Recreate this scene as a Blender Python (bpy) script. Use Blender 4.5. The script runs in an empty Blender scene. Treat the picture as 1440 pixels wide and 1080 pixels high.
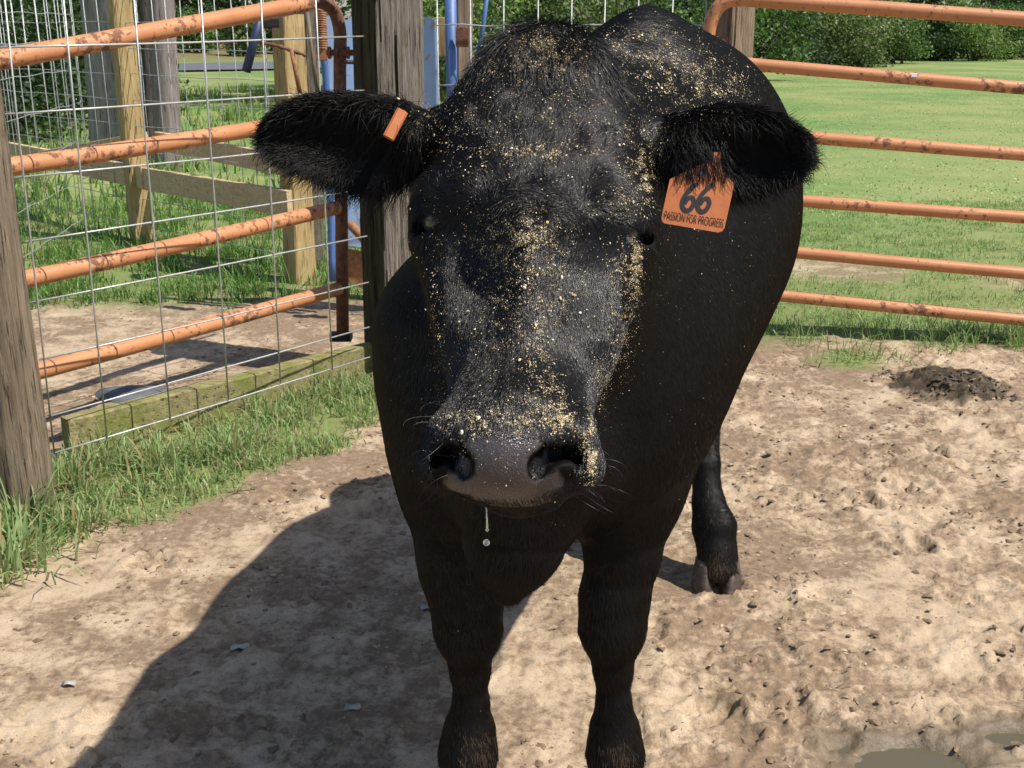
import bpy, math, random
import numpy as np
from mathutils import Vector, Matrix
from mathutils.bvhtree import BVHTree

rng = np.random.default_rng(7)
random.seed(7)
scene = bpy.context.scene
COL = scene.collection

# ------------------------------------------------------------------ camera
CAM_H, PITCH, F_PX = 1.40, math.radians(17.5), 1600.0
CT, ST = math.cos(PITCH), math.sin(PITCH)
cam_d = bpy.data.cameras.new('camera')
cam = bpy.data.objects.new('camera', cam_d)
COL.objects.link(cam)
cam.location = (0, 0, CAM_H)
cam.rotation_euler = (math.radians(90) - PITCH, 0, 0)
cam_d.sensor_width = 36.0
cam_d.lens = 36.0 * F_PX / 1440.0
cam_d.clip_start, cam_d.clip_end = 0.02, 900
cam_d.dof.use_dof = True
cam_d.dof.focus_distance = 1.35
cam_d.dof.aperture_fstop = 40
scene.camera = cam

# ------------------------------------------------------------------ light
SUN = Vector((0.635, -0.25, 1.0)).normalized()
w = bpy.data.worlds.new('World')
scene.world = w
w.use_nodes = True
wn = w.node_tree
sky = wn.nodes.new('ShaderNodeTexSky')
sky.sky_type = 'NISHITA'
sky.sun_disc = False
sky.sun_elevation = math.asin(SUN.z)
sky.sun_rotation = math.atan2(SUN.x, SUN.y)
sky.air_density, sky.dust_density = 1.0, 1.0
bg = wn.nodes['Background']
bg.inputs['Strength'].default_value = 0.10
wn.links.new(sky.outputs[0], bg.inputs['Color'])
sun_d = bpy.data.lights.new('sun', 'SUN')
sun_d.energy, sun_d.angle = 5.0, math.radians(0.53)
sun_d.color = (1.0, 0.955, 0.88)
sun_o = bpy.data.objects.new('sun', sun_d)
COL.objects.link(sun_o)
sun_o.rotation_euler = SUN.to_track_quat('Z', 'Y').to_euler()
sun_o.location = (8, -4, 14)
vs = scene.view_settings
vs.view_transform, vs.look, vs.gamma = 'Standard', 'None', 1.0
vs.use_curve_mapping = False
vs.exposure = 0.36
scene.cycles.use_denoising = True
scene.cycles.max_bounces = 8
scene.cycles.transparent_max_bounces = 8

# ------------------------------------------------------------------ pixels -> points (photograph 1440 x 1080)
def ray(px, py):
    u, v = (px - 720.0) / F_PX, (540.0 - py) / F_PX
    return np.array((u, CT + v * ST, -ST + v * CT))
CAM = np.array((0, 0, CAM_H))
def P(px, py, t): return CAM + t * ray(px, py)
def PY(px, py, Y):
    r = ray(px, py); return CAM + r * (Y / r[1])
def PG(px, py, z=0.0):
    r = ray(px, py); return CAM + r * ((z - CAM_H) / r[2])
def PPL(px, py, A, B):            # on the vertical plane through ground points A and B
    n = np.array((B[1] - A[1], A[0] - B[0], 0.0))
    r = ray(px, py)
    a = np.array((A[0], A[1], 0.0))
    return CAM + r * (n.dot(a - CAM) / n.dot(r))
def project(pts):
    d = pts - CAM
    t = d[:, 1] * CT - d[:, 2] * ST
    v = d[:, 1] * ST + d[:, 2] * CT
    return 720 + F_PX * d[:, 0] / t, 540 - F_PX * v / t, t

# ------------------------------------------------------------------ noise
_perm = rng.permutation(1024)
_grad = rng.normal(size=(1024, 2)); _grad /= np.linalg.norm(_grad, axis=1)[:, None]
def perlin(x, y, seed=0):
    xi, yi = np.floor(x).astype(np.int64), np.floor(y).astype(np.int64)
    xf, yf = x - xi, y - yi
    u, v = xf * xf * xf * (xf * (xf * 6 - 15) + 10), yf * yf * yf * (yf * (yf * 6 - 15) + 10)
    def g(ix, iy, fx, fy):
        h = _perm[(_perm[(ix + seed * 37) & 1023] + iy) & 1023]
        return _grad[h, 0] * fx + _grad[h, 1] * fy
    a, b = g(xi, yi, xf, yf), g(xi + 1, yi, xf - 1, yf)
    c, d = g(xi, yi + 1, xf, yf - 1), g(xi + 1, yi + 1, xf - 1, yf - 1)
    return (a + (b - a) * u) * (1 - v) + (c + (d - c) * u) * v
def fbm(x, y, o=4, seed=0, lac=2.03, gain=0.5):
    s, a, f = 0.0, 1.0, 1.0
    for i in range(o):
        s = s + a * perlin(x * f, y * f, seed + i * 5); a *= gain; f *= lac
    return s
def sstep(a, b, x):
    t = np.clip((x - a) / (b - a), 0, 1); return t * t * (3 - 2 * t)

# ------------------------------------------------------------------ objects
def meta(o, label=None, cat=None, group=None, kind=None):
    if label: o['label'] = label
    if cat: o['category'] = cat
    if group: o['group'] = group
    if kind: o['kind'] = kind
    return o
def thing(name, loc, label, cat, group=None):
    o = bpy.data.objects.new(name, None)
    COL.objects.link(o)
    o.location = tuple(loc)
    o.empty_display_size = 0.05
    return meta(o, label, cat, group)
def base_of(parent):
    b = np.zeros(3)
    while parent is not None:
        b = b + np.array(parent.location); parent = parent.parent
    return b
def mesh_obj(name, verts, faces, m, parent=None, smooth=True, col=None):
    """verts in world coordinates; the object keeps them relative to the thing it belongs to"""
    verts = np.asarray(verts, dtype=np.float64)
    me = bpy.data.meshes.new(name)
    loc = np.zeros(3)
    if parent is not None: verts = verts - base_of(parent)
    if isinstance(faces, np.ndarray):
        n, k = faces.shape
        me.vertices.add(len(verts)); me.vertices.foreach_set('co', verts.astype(np.float32).ravel())
        me.loops.add(n * k); me.loops.foreach_set('vertex_index', faces.astype(np.int32).ravel())
        me.polygons.add(n); me.polygons.foreach_set('loop_start', np.arange(0, n * k, k, dtype=np.int32))
        me.update(calc_edges=True)
    else:
        me.from_pydata(verts.tolist(), [], faces)
    me.polygons.foreach_set('use_smooth', [smooth] * len(me.polygons))
    if col is not None:
        at = me.color_attributes.new('col', 'FLOAT_COLOR', 'POINT')
        c = np.ones((len(verts), 4), np.float32); c[:, :3] = col
        at.data.foreach_set('color', c.ravel())
    me.update()
    for mm in (m if isinstance(m, (list, tuple)) else [m]):
        if mm: me.materials.append(mm)
    o = bpy.data.objects.new(name, me)
    COL.objects.link(o)
    if parent is not None: o.parent = parent
    return o

class MB:
    def __init__(s): s.v, s.f = [], []
    def add(s, v, f):
        n = len(s.v)
        s.v += [tuple(map(float, p)) for p in v]
        s.f += [tuple(i + n for i in q) for q in f]
        return s
    def tube(s, pts, rad, sides=10, caps=True, squash=None):
        pts = [np.array(p, float) for p in pts]
        if np.isscalar(rad): rad = [rad] * len(pts)
        V, F = [], []
        up = None
        for i, p in enumerate(pts):
            d = pts[min(i + 1, len(pts) - 1)] - pts[max(i - 1, 0)]
            d = d / (np.linalg.norm(d) + 1e-12)
            if up is None:
                up = np.array((0, 0, 1.0)) if abs(d[2]) < .9 else np.array((0, 1.0, 0))
            a = np.cross(d, up); a /= np.linalg.norm(a) + 1e-12
            up = np.cross(a, d)
            for k in range(sides):
                t = 2 * math.pi * k / sides
                V.append(p + rad[i] * (math.cos(t) * a + math.sin(t) * up))
        for i in range(len(pts) - 1):
            for k in range(sides):
                k2 = (k + 1) % sides
                F.append((i * sides + k, i * sides + k2, (i + 1) * sides + k2, (i + 1) * sides + k))
        if caps:
            F.append(tuple(range(sides))[::-1]); F.append(tuple(range((len(pts) - 1) * sides, len(pts) * sides)))
        return s.add(V, F)
    def box(s, c, ax, ay, az, hx, hy, hz, bev=0.0, seg=1, wob=0.0):
        """box with its own axes, a bevelled edge along its length x, cut into seg lengths"""
        c, ax, ay, az = map(lambda q: np.array(q, float), (c, ax, ay, az))
        b = bev
        prof = [(-hy + b, -hz), (hy - b, -hz), (hy, -hz + b), (hy, hz - b), (hy - b, hz), (-hy + b, hz), (-hy, hz - b), (-hy, -hz + b)] if b > 0 else \
               [(-hy, -hz), (hy, -hz), (hy, hz), (-hy, hz)]
        n = len(prof); V, F = [], []
        for i in range(seg + 1):
            x = -hx + 2 * hx * i / seg
            for (y, z) in prof:
                q = c + ax * x + ay * y + az * z
                if wob: q = q + ay * random.uniform(-wob, wob) + az * random.uniform(-wob, wob)
                V.append(q)
        for i in range(seg):
            for k in range(n):
                k2 = (k + 1) % n
                F.append((i * n + k, i * n + k2, (i + 1) * n + k2, (i + 1) * n + k))
        F.append(tuple(range(n))[::-1]); F.append(tuple(range(seg * n, seg * n + n)))
        return s.add(V, F)
    def build(s, name, m, parent=None, smooth=False):
        return mesh_obj(name, s.v, s.f, m, parent, smooth)

X, Y, Z = np.eye(3)

# ------------------------------------------------------------------ materials
class NT:
    def __init__(s, name):
        s.m = bpy.data.materials.new(name); s.m.use_nodes = True
        s.t = s.m.node_tree; s.t.nodes.clear()
        s.out = s.n('ShaderNodeOutputMaterial')
    def n(s, typ, **kw):
        o = s.t.nodes.new(typ)
        for k, v in kw.items():
            if k in ('inp',):
                for a, b in v.items(): o.inputs[a].default_value = b
            else: setattr(o, k, v)
        return o
    def l(s, a, b): s.t.links.new(a, b)
    def coord(s, scale=(1, 1, 1), kind='Object', rot=(0, 0, 0)):
        tc = s.n('ShaderNodeTexCoord'); mp = s.n('ShaderNodeMapping')
        mp.inputs['Scale'].default_value = scale; mp.inputs['Rotation'].default_value = rot
        s.l(tc.outputs[kind], mp.inputs['Vector']); return mp.outputs[0]
    def noise(s, vec, scale=5, detail=6, rough=.6, dist=0.0):
        o = s.n('ShaderNodeTexNoise'); o.inputs['Scale'].default_value = scale
        o.inputs['Detail'].default_value = detail; o.inputs['Roughness'].default_value = rough
        o.inputs['Distortion'].default_value = dist
        s.l(vec, o.inputs['Vector']); return o.outputs[0]
    def ramp(s, fac, stops, interp='LINEAR'):
        o = s.n('ShaderNodeValToRGB'); cr = o.color_ramp; cr.interpolation = interp
        while len(cr.elements) < len(stops): cr.elements.new(.5)
        for e, (p, c) in zip(cr.elements, stops):
            e.position = p; e.color = (*(c if hasattr(c, '__len__') else (c, c, c)), 1)
        s.l(fac, o.inputs[0]); return o.outputs[0]
    def mix(s, fac, a, b, mode='MIX'):
        o = s.n('ShaderNodeMix', data_type='RGBA', blend_type=mode)
        if isinstance(fac, (int, float)): o.inputs[0].default_value = fac
        else: s.l(fac, o.inputs[0])
        for i, q in ((6, a), (7, b)):
            if isinstance(q, tuple): o.inputs[i].default_value = (*q, 1)
            else: s.l(q, o.inputs[i])
        return o.outputs[2]
    def math(s, op, a, b=0.0):
        o = s.n('ShaderNodeMath', operation=op)
        for i, q in ((0, a), (1, b)):
            if isinstance(q, (int, float)): o.inputs[i].default_value = q
            else: s.l(q, o.inputs[i])
        return o.outputs[0]
    def bump(s, h, strength=.3, dist=.01, nrm=None):
        o = s.n('ShaderNodeBump'); o.inputs['Strength'].default_value = strength; o.inputs['Distance'].default_value = dist
        s.l(h, o.inputs['Height'])
        if nrm: s.l(nrm, o.inputs['Normal'])
        return o.outputs[0]
    def pbr(s, col, rough=.7, nrm=None, metal=0.0, spec=.5, **kw):
        o = s.n('ShaderNodeBsdfPrincipled')
        for k, q in (('Base Color', col), ('Roughness', rough), ('Metallic', metal), ('Specular IOR Level', spec)):
            if isinstance(q, tuple): o.inputs[k].default_value = (*q, 1)
            elif isinstance(q, (int, float)): o.inputs[k].default_value = q
            else: s.l(q, o.inputs[k])
        for k, q in kw.items(): o.inputs[k.replace('_', ' ')].default_value = q
        if nrm: s.l(nrm, o.inputs['Normal'])
        s.l(o.outputs[0], s.out.inputs['Surface']); return o

def mat_plain(name, c, rough=.6, metal=0.0, spec=.5, var=.25, scale=30, bump=.1):
    t = NT(name); v = t.coord()
    n = t.noise(v, scale, 6, .65)
    lo = tuple(x * (1 - var) for x in c); hi = tuple(min(1, x * (1 + var)) for x in c)
    t.pbr(t.ramp(n, [(.3, lo), (.7, hi)]), rough, t.bump(n, bump, .004), metal, spec)
    return t.m

def mat_wood(name, dark, mid, light, stretch=(14, 14, 1.0), rough=.85, bump=.5, moss=None, crack=.5, rot=(0, 0, 0)):
    t = NT(name)
    v = t.coord(stretch, rot=rot)
    g = t.noise(v, 3.0, 9, .7, .35)
    g2 = t.noise(t.coord(tuple(q * 3.2 for q in stretch), rot=rot), 4.0, 6, .7)
    big = t.noise(t.coord((1, 1, 1)), 5.0, 5, .6)
    c = t.ramp(g, [(.28, dark), (.48, mid), (.72, light)])
    c = t.mix(t.ramp(g2, [(.3, .55), (.62, 1.0)]), dark, c)
    c = t.mix(t.ramp(big, [(.35, 0.0), (.75, .45)]), c, tuple(x * .62 for x in mid))
    g3 = t.noise(t.coord(tuple(q * 2.2 for q in stretch), rot=rot), 3.1, 4, .55, .2)
    c = t.mix(t.ramp(g3, [(.33, .85 * crack * 2), (.40, 0.0)]), c, tuple(x * .35 for x in dark))
    if moss:
        mn = t.noise(t.coord((1, 1, .6)), 9.0, 8, .7)
        c = t.mix(t.ramp(mn, [(moss[1], 0.0), (moss[1] + .16, .9)]), c, moss[0])
    h = t.math('ADD', t.math('MULTIPLY', g, .7), t.math('ADD', t.math('MULTIPLY', g2, .5), t.ramp(g3, [(.32, 0.0), (.42, .5)])))
    t.pbr(c, rough, t.bump(h, bump, .012), spec=.25)
    return t.m

M = {}
M['post_grey'] = mat_wood('weathered_grey_wood', (.08, .056, .036), (.25, .185, .125), (.41, .32, .225))
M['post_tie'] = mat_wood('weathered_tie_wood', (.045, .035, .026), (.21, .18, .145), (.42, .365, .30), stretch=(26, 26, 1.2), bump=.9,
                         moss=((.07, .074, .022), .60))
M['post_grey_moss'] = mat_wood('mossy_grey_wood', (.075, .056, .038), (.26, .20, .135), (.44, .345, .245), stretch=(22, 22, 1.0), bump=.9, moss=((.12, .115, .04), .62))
M['post_algae_shade'] = mat_wood('algae_and_shade_wood', (.018, .018, .010), (.052, .050, .024), (.10, .095, .05), stretch=(26, 26, 1.2), bump=.9)  # algae green, with the shade of the post's left face painted in
M['post_yellow'] = mat_wood('treated_pine', (.17, .11, .045), (.46, .33, .15), (.6, .45, .23), bump=.3)
M['rail_pine'] = mat_wood('pine_board', (.34, .22, .11), (.62, .47, .28), (.74, .58, .37), stretch=(1.2, 14, 14), bump=.3)
M['sill_mossy'] = mat_wood('mossy_board', (.1, .085, .035), (.27, .235, .11), (.42, .37, .19), stretch=(1.5, 12, 12), moss=((.15, .17, .035), .46))
M['trunk'] = mat_wood('bark', (.035, .028, .024), (.12, .1, .088), (.24, .205, .185), stretch=(7, 7, 1.4), bump=.9)
M['pole_pale'] = mat_wood('bleached_pole_wood', (.1, .09, .08), (.27, .255, .235), (.43, .42, .39), stretch=(9, 9, .7), bump=.5)
M['pole_mauve'] = mat_wood('stripped_trunk_wood', (.09, .07, .065), (.24, .195, .185), (.36, .31, .295), stretch=(9, 9, .8), bump=.5)

def mat_gate():
    t = NT('rusty_orange_paint')
    v = t.coord()
    n1 = t.noise(v, 34, 8, .68); n2 = t.noise(v, 3.2, 5, .65); n3 = t.noise(v, 130, 4, .6)
    paint = t.ramp(n2, [(.3, (.43, .17, .07)), (.6, (.55, .24, .108)), (.8, (.62, .32, .17))])
    rust = t.ramp(n3, [(.3, (.05, .022, .015)), (.7, (.17, .07, .04))])
    k = t.math('ADD', t.math('MULTIPLY', n1, .58), t.math('MULTIPLY', n2, .42))
    c = t.mix(t.ramp(k, [(.535, 0.0), (.585, .85)]), paint, rust)
    t.pbr(c, t.ramp(k, [(.5, .42), (.6, .8)]), t.bump(n3, .12, .003), spec=.45)
    return t.m
M['gate'] = mat_gate()
M['gate_rust'] = mat_plain('brown_rust', (.15, .065, .04), .85, var=.6, scale=45, bump=.3)
M['rust_orange'] = mat_plain('orange_rust', (.27, .125, .055), .85, var=.5, scale=50, bump=.3)
M['wire'] = mat_plain('galvanised_wire', (.44, .44, .42), .45, metal=.5, var=.2, scale=60, bump=.05)
M['wire_dull'] = mat_plain('dull_galvanised_wire', (.4, .41, .41), .5, metal=.35, var=.3, scale=60, bump=.05)
def mat_blue(name, c, rust=.62):
    t = NT(name); v = t.coord()
    n = t.noise(v, 9, 8, .7); n2 = t.noise(v, 3, 4, .5)
    base = t.ramp(n2, [(.3, tuple(x * .75 for x in c)), (.7, c)])
    col = t.mix(t.ramp(n, [(rust, 0.0), (rust + .06, .85)]), base, (.36, .25, .13))
    t.pbr(col, .5, t.bump(n, .1, .003)); return t.m
M['blue_pale'] = mat_blue('faded_blue_paint', (.40, .58, .84), .585)
M['blue'] = mat_blue('blue_paint', (.085, .17, .40), .62)
M['blue_dark'] = mat_plain('dark_blue_paint', (.025, .04, .1), .5, var=.5, scale=20)
M['black_iron'] = mat_plain('black_iron', (.02, .018, .016), .7, var=.5, scale=40)

HR, HAIR = 0.0042, 1.0

# ------------------------------------------------------------------ ground
PA, PB = np.array((-1.50, 3.27)), np.array((-0.49, 4.55))        # foot of the wire panel, post to post
PDIR = (PB - PA) / np.linalg.norm(PB - PA)
PNRM = np.array((PDIR[1], -PDIR[0]))                              # towards the yard
def panel_sd(x, y):
    dx, dy = x - PA[0], y - PA[1]
    return dx * PDIR[0] + dy * PDIR[1], dx * PNRM[0] + dy * PNRM[1]
PUD = [(0.80, 1.94, .095, .055), (1.04, 2.03, .06, .03)]
BARE = [(1.85, 6.75, .55, .33), (3.35, 6.35, .7, .3), (2.6, 5.62, .5, .12)]
ROAD = np.array([(-90, 33), (-40, 36), (-16, 38), (-4, 44), (-2, 70), (-6, 110)], float)
def road_dist(x, y):
    d = np.full(np.shape(x), 1e9)
    for a, b in zip(ROAD[:-1], ROAD[1:]):
        ab = b - a
        t = np.clip(((x - a[0]) * ab[0] + (y - a[1]) * ab[1]) / ab.dot(ab), 0, 1)
        d = np.minimum(d, np.hypot(x - a[0] - t * ab[0], y - a[1] - t * ab[1]))
    return d
def grass_mask(x, y):
    """1 where turf grows, 0 on bare soil"""
    s, d = panel_sd(x, y)
    n = fbm(x * 2.2, y * 2.2, 4, 3)
    nf = fbm(x * 9, y * 9, 3, 9)
    # turf strip along the foot of the panel, on the yard side
    wdt = np.interp(s, [-1.5, -0.55, -0.1, 0.15, .45, .9, 1.35, 1.75], [.95, .52, .34, .46, .50, .47, .33, .1])
    strip = sstep(.0, .10, wdt + n * .14 + nf * .05 - d) * sstep(-.30, -.12, d) * sstep(1.78, 1.62, s)
    # the pen behind the panel: bare near it, turf farther in
    pen = sstep(-.12, -.2, d) * sstep(0, .45, y - 5.72 - n * .45 - .18 * (x + 1.2) - nf * .15)
    pen = np.where(x < 0.2, pen, 0)
    # the field beyond the tube gate
    fld = sstep(0, .3, y - 5.02 + .1 * (x - 1) - n * .22 - nf * .1) * (x > -.45)
    tuft = np.exp(-(((x - 1.47) / .16) ** 2 + ((y - 4.78) / .16) ** 2)) * 1.3
    bare = 0
    for (bx, by, ra, rb) in BARE:
        bare = np.maximum(bare, sstep(1.25, .6, np.hypot((x - bx) / ra, (y - by) / rb) + n * .5))
    g = np.maximum(np.maximum(strip, pen), np.maximum(fld * (1 - .85 * bare), np.clip(tuft + n * .5 - .25, 0, 1)))
    return np.clip(g, 0, 1)
_hr = np.random.default_rng(21)
PRINTS = []
for i in range(80):
    px_, py_ = _hr.uniform(-1.7, 2.1), _hr.uniform(1.5, 4.6)
    if px_ < .15 and _hr.random() < .45: continue
    PRINTS.append((px_, py_, _hr.uniform(0, 6.28), _hr.uniform(.038, .06), _hr.uniform(.010, .022)))
def ground_h(x, y, fine=True):
    x = np.asarray(x, float); y = np.asarray(y, float)
    near = sstep(9, 5.5, y)
    h = .012 * fbm(x * .8, y * .8, 3, 1) * near
    g = grass_mask(x, y)
    if fine:
        yard = (1 - g) * near
        churn = np.clip(.45 + .5 * sstep(-.2, .9, x) + .9 * fbm(x * 1.3, y * 1.3, 3, 17) + .35 * sstep(2.9, 1.9, y), .12, 1.35)
        h = h + yard * churn * (.010 * fbm(x * 5, y * 5, 5, 5) + .012 * (np.abs(fbm(x * 16, y * 16, 4, 31)) - .2))
        lump = fbm(x * 27, y * 27, 4, 41)
        h = h + yard * churn * .012 * sstep(.18, .62, lump)
        crust = fbm(x * 11 + .4 * fbm(x * 30, y * 30, 2, 3), y * 11, 4, 47)
        h = h + yard * np.clip(churn - .3, 0, 1) * .009 * (sstep(.02, .12, crust) + .8 * sstep(.30, .38, crust))
        for (hx, hy, a, r, dep) in PRINTS:
            sel = (np.abs(x - hx) < .16) & (np.abs(y - hy) < .16)
            if not sel.any(): continue
            ca, sa = math.cos(a), math.sin(a)
            lx = (x[sel] - hx) * ca + (y[sel] - hy) * sa
            ly = -(x[sel] - hx) * sa + (y[sel] - hy) * ca
            wx, wy = fbm(x[sel] * 22, y[sel] * 22, 2, 88), fbm(x[sel] * 22, y[sel] * 22, 2, 99)
            lx = lx + .005 * wx; ly = ly + .005 * wy
            e = 9
            for o in (-.5, .5):
                q = np.hypot((lx - o * r * 1.1) / (r * .52), (ly + .25 * np.abs(lx)) / (r * 1.15))
                e = np.minimum(e, q)
            dd = -dep * sstep(1.25, .55, e) + dep * .5 * np.exp(-((e - 1.5) / .42) ** 2)
            h[sel] += dd * yard[sel]
    for (qx, qy, ra, rb) in PUD:
        q = np.hypot((x - qx) / ra, (y - qy) / rb) + .35 * fbm(x * 9, y * 9, 3, 55)
        h = h * (1 - .7 * sstep(2.0, 1.0, q)) - .030 * sstep(1.4, .6, q)
    # dung heap
    q = np.hypot((x - 1.76) / .2, (y - 4.40) / .2) + .3 * fbm(x * 14, y * 14, 3, 61)
    h = h + .05 * sstep(1.1, .45, q) * (1 + .9 * fbm(x * 30, y * 30, 3, 63))
    rd = road_dist(x, y)
    bank = sstep(5, 40, rd) * sstep(30, 60, y + .4 * x) * 2.2 * sstep(-2, -14, x)
    return h + bank

def build_ground():
    ys = np.concatenate([np.linspace(-8, .9, 14)[:-1], np.arange(.9, 5.6, .0085), 5.6 * np.exp(np.linspace(0, math.log(260 / 5.6), 130))])
    u = np.linspace(-1, 1, 471)
    hw = .75 + .60 * np.maximum(ys, 1.0)
    UU, YY = np.meshgrid(u, ys)
    XX = hw[:, None] * UU * (1 + 6 * np.abs(UU) ** 22)
    XX = XX + .25 * (YY - 2.5) * .12 * sstep(.5, 6, YY)
    H = ground_h(XX.ravel(), YY.ravel())
    V = np.stack([XX.ravel(), YY.ravel(), H], 1)
    nx, ny = len(u), len(ys)
    i = np.arange(ny - 1)[:, None] * nx + np.arange(nx - 1)[None, :]
    F = np.stack([i, i + 1, i + nx + 1, i + nx], -1).reshape(-1, 4)
    x, y = V[:, 0], V[:, 1]
    g = grass_mask(x, y)
    wet = np.zeros(len(x))
    for (qx, qy, ra, rb) in PUD:
        q = np.hypot((x - qx) / ra, (y - qy) / rb) + .5 * fbm(x * 8, y * 8, 3, 71)
        wet = np.maximum(wet, sstep(2.9, 1.4, q))
    q = np.hypot((x - 1.76) / .23, (y - 4.40) / .24) + .45 * fbm(x * 12, y * 12, 3, 61)
    dung = sstep(1.1, .75, q)
    lit = sstep(-2, -14, x) * sstep(3.5, 9, road_dist(x, y)) * sstep(30, 50, y + .4 * x)
    o = mesh_obj('ground', V, F, mat_ground(), col=np.stack([g, np.maximum(wet, dung * .0), np.maximum(lit, dung)], 1))
    meta(o, kind='structure', label='sandy yard churned by hooves giving way to turf and a field', )
    return o

def mat_ground():
    t = NT('trodden_soil_and_turf')
    at = t.n('ShaderNodeAttribute', attribute_name='col')
    sp = t.n('ShaderNodeSeparateColor'); t.l(at.outputs['Color'], sp.inputs[0])
    v = t.coord()
    n_big = t.noise(v, 1.3, 6, .6, .3)
    n_mid = t.noise(v, 7, 8, .68, .4)
    n_fin = t.noise(v, 42, 6, .7)
    n_gr = t.noise(v, 260, 3, .6)
    sand = t.ramp(n_mid, [(.3, (.32, .228, .145)), (.5, (.43, .325, .217)), (.72, (.51, .40, .283))])
    mud = t.ramp(n_fin, [(.3, (.13, .085, .05)), (.7, (.28, .195, .125))])
    k = t.math('ADD', t.math('MULTIPLY', n_big, .40), t.math('ADD', t.math('MULTIPLY', n_mid, .35), t.math('MULTIPLY', n_fin, .25)))
    c = t.mix(t.ramp(k, [(.47, .9), (.545, 0.0)]), sand, mud)
    spk = t.noise(v, 75, 5, .75)
    c = t.mix(t.ramp(spk, [(.30, .85), (.40, 0)]), c, (.085, .055, .034))
    c = t.mix(t.ramp(n_gr, [(.34, .45), (.5, 0)]), c, (.21, .15, .10))
    # damp soil round the puddles
    c = t.mix(t.math('MULTIPLY', sp.outputs[1], .8), c, (.115, .088, .055))
    # turf floor
    tn = t.noise(v, 3.5, 8, .7)
    tf = t.noise(v, 90, 4, .7)
    turf = t.ramp(tn, [(.3, (.13, .21, .055)), (.5, (.20, .30, .09)), (.7, (.27, .36, .125))])
    turf = t.mix(t.ramp(tf, [(.32, .6), (.6, 0)]), turf, (.05, .10, .018))
    tm = t.noise(t.coord((1, .45, 1)), 11, 6, .75); tl = t.noise(v, .35, 4, .6)
    turf = t.mix(t.ramp(tm, [(.36, .55), (.56, 0)]), turf, (.085, .165, .035))
    turf = t.mix(t.ramp(tl, [(.40, 0), (.60, .75)]), turf, (.33, .33, .13))
    geo = t.n('ShaderNodeNewGeometry')
    sx = t.n('ShaderNodeSeparateXYZ'); t.l(geo.outputs['Position'], sx.inputs[0])
    far = t.ramp(t.math('MULTIPLY', sx.outputs[1], .05), [(.28, .0), (.5, 1.0)])
    soil = t.mix(t.ramp(n_fin, [(.3, 0), (.7, 1)]), (.10, .10, .035), (.17, .18, .06))
    turf = t.mix(far, t.mix(.55, turf, soil), t.mix(.22, turf, (.06, .11, .025)))
    c = t.mix(sp.outputs[0], c, turf)
    # leaf litter and dung
    litter = t.ramp(n_fin, [(.3, (.08, .055, .025)), (.45, (.10, .12, .04)), (.55, (.22, .155, .075)), (.7, (.32, .25, .13))])
    dungc = t.ramp(n_fin, [(.35, (.03, .022, .014)), (.7, (.11, .08, .048))])
    farm = t.ramp(t.math('MULTIPLY', sx.outputs[1], .05), [(.45, 0), (.55, 1)])
    c = t.mix(sp.outputs[2], c, t.mix(farm, dungc, litter))
    b1 = t.bump(t.math('ADD', n_fin, t.math('MULTIPLY', spk, .6)), .6, .007)
    b2 = t.bump(n_gr, .35, .0016, b1)
    rough = t.mix(sp.outputs[1], (.92, .92, .92), (.3, .3, .3))
    t.pbr(c, rough, b2, spec=.3)
    return t.m

ground = build_ground()

def build_puddle(qx, qy, ra, rb):
    n = 40; V = [(qx, qy, 0)]
    for k in range(n):
        a = 2 * math.pi * k / n
        V.append((qx + 1.7 * ra * math.cos(a), qy + 1.7 * rb * math.sin(a), 0))
    z = -.013 - .002 * (qx > .9)
    V = [(x, y, z) for x, y, _ in V]
    return mesh_obj('puddle', V, [(0, 1 + k, 1 + (k + 1) % n) for k in range(n)], M['puddle'])
t = NT('muddy_water')
t.pbr((.10, .085, .05), .05, t.bump(t.noise(t.coord(), 14, 3, .5), .03, .004), spec=.5)
M['puddle'] = t.m
for i, q in enumerate(PUD[:2]):
    meta(build_puddle(*q), kind='structure', label=('larger' if i == 0 else 'smaller') + ' shallow brown puddle in the churned mud')

t = NT('asphalt')
t.pbr(t.ramp(t.noise(t.coord(), 3, 6, .7), [(.3, (.085, .09, .10)), (.7, (.13, .135, .15))]), .8)
M['asphalt'] = t.m
def build_road():
    V, F = [], []
    pts = []
    for a, b in zip(ROAD[:-1], ROAD[1:]):
        for k in range(12): pts.append(a + (b - a) * k / 12)
    pts.append(ROAD[-1])
    for i, p in enumerate(pts):
        d = pts[min(i + 1, len(pts) - 1)] - pts[max(i - 1, 0)]; d = d / np.linalg.norm(d)
        n = np.array((-d[1], d[0]))
        for s in (-3.6, -1.2, 1.2, 3.6):
            q = p + n * s
            V.append((q[0], q[1], 0.06 + .03 * (abs(s) < 2)))
    for i in range(len(pts) - 1):
        for k in range(3): F.append((i * 4 + k, i * 4 + k + 1, i * 4 + k + 5, i * 4 + k + 4))
    meta(mesh_obj('road', V, F, M['asphalt']), kind='structure', label='grey asphalt road passing behind the wooden pen')
build_road()

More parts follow.
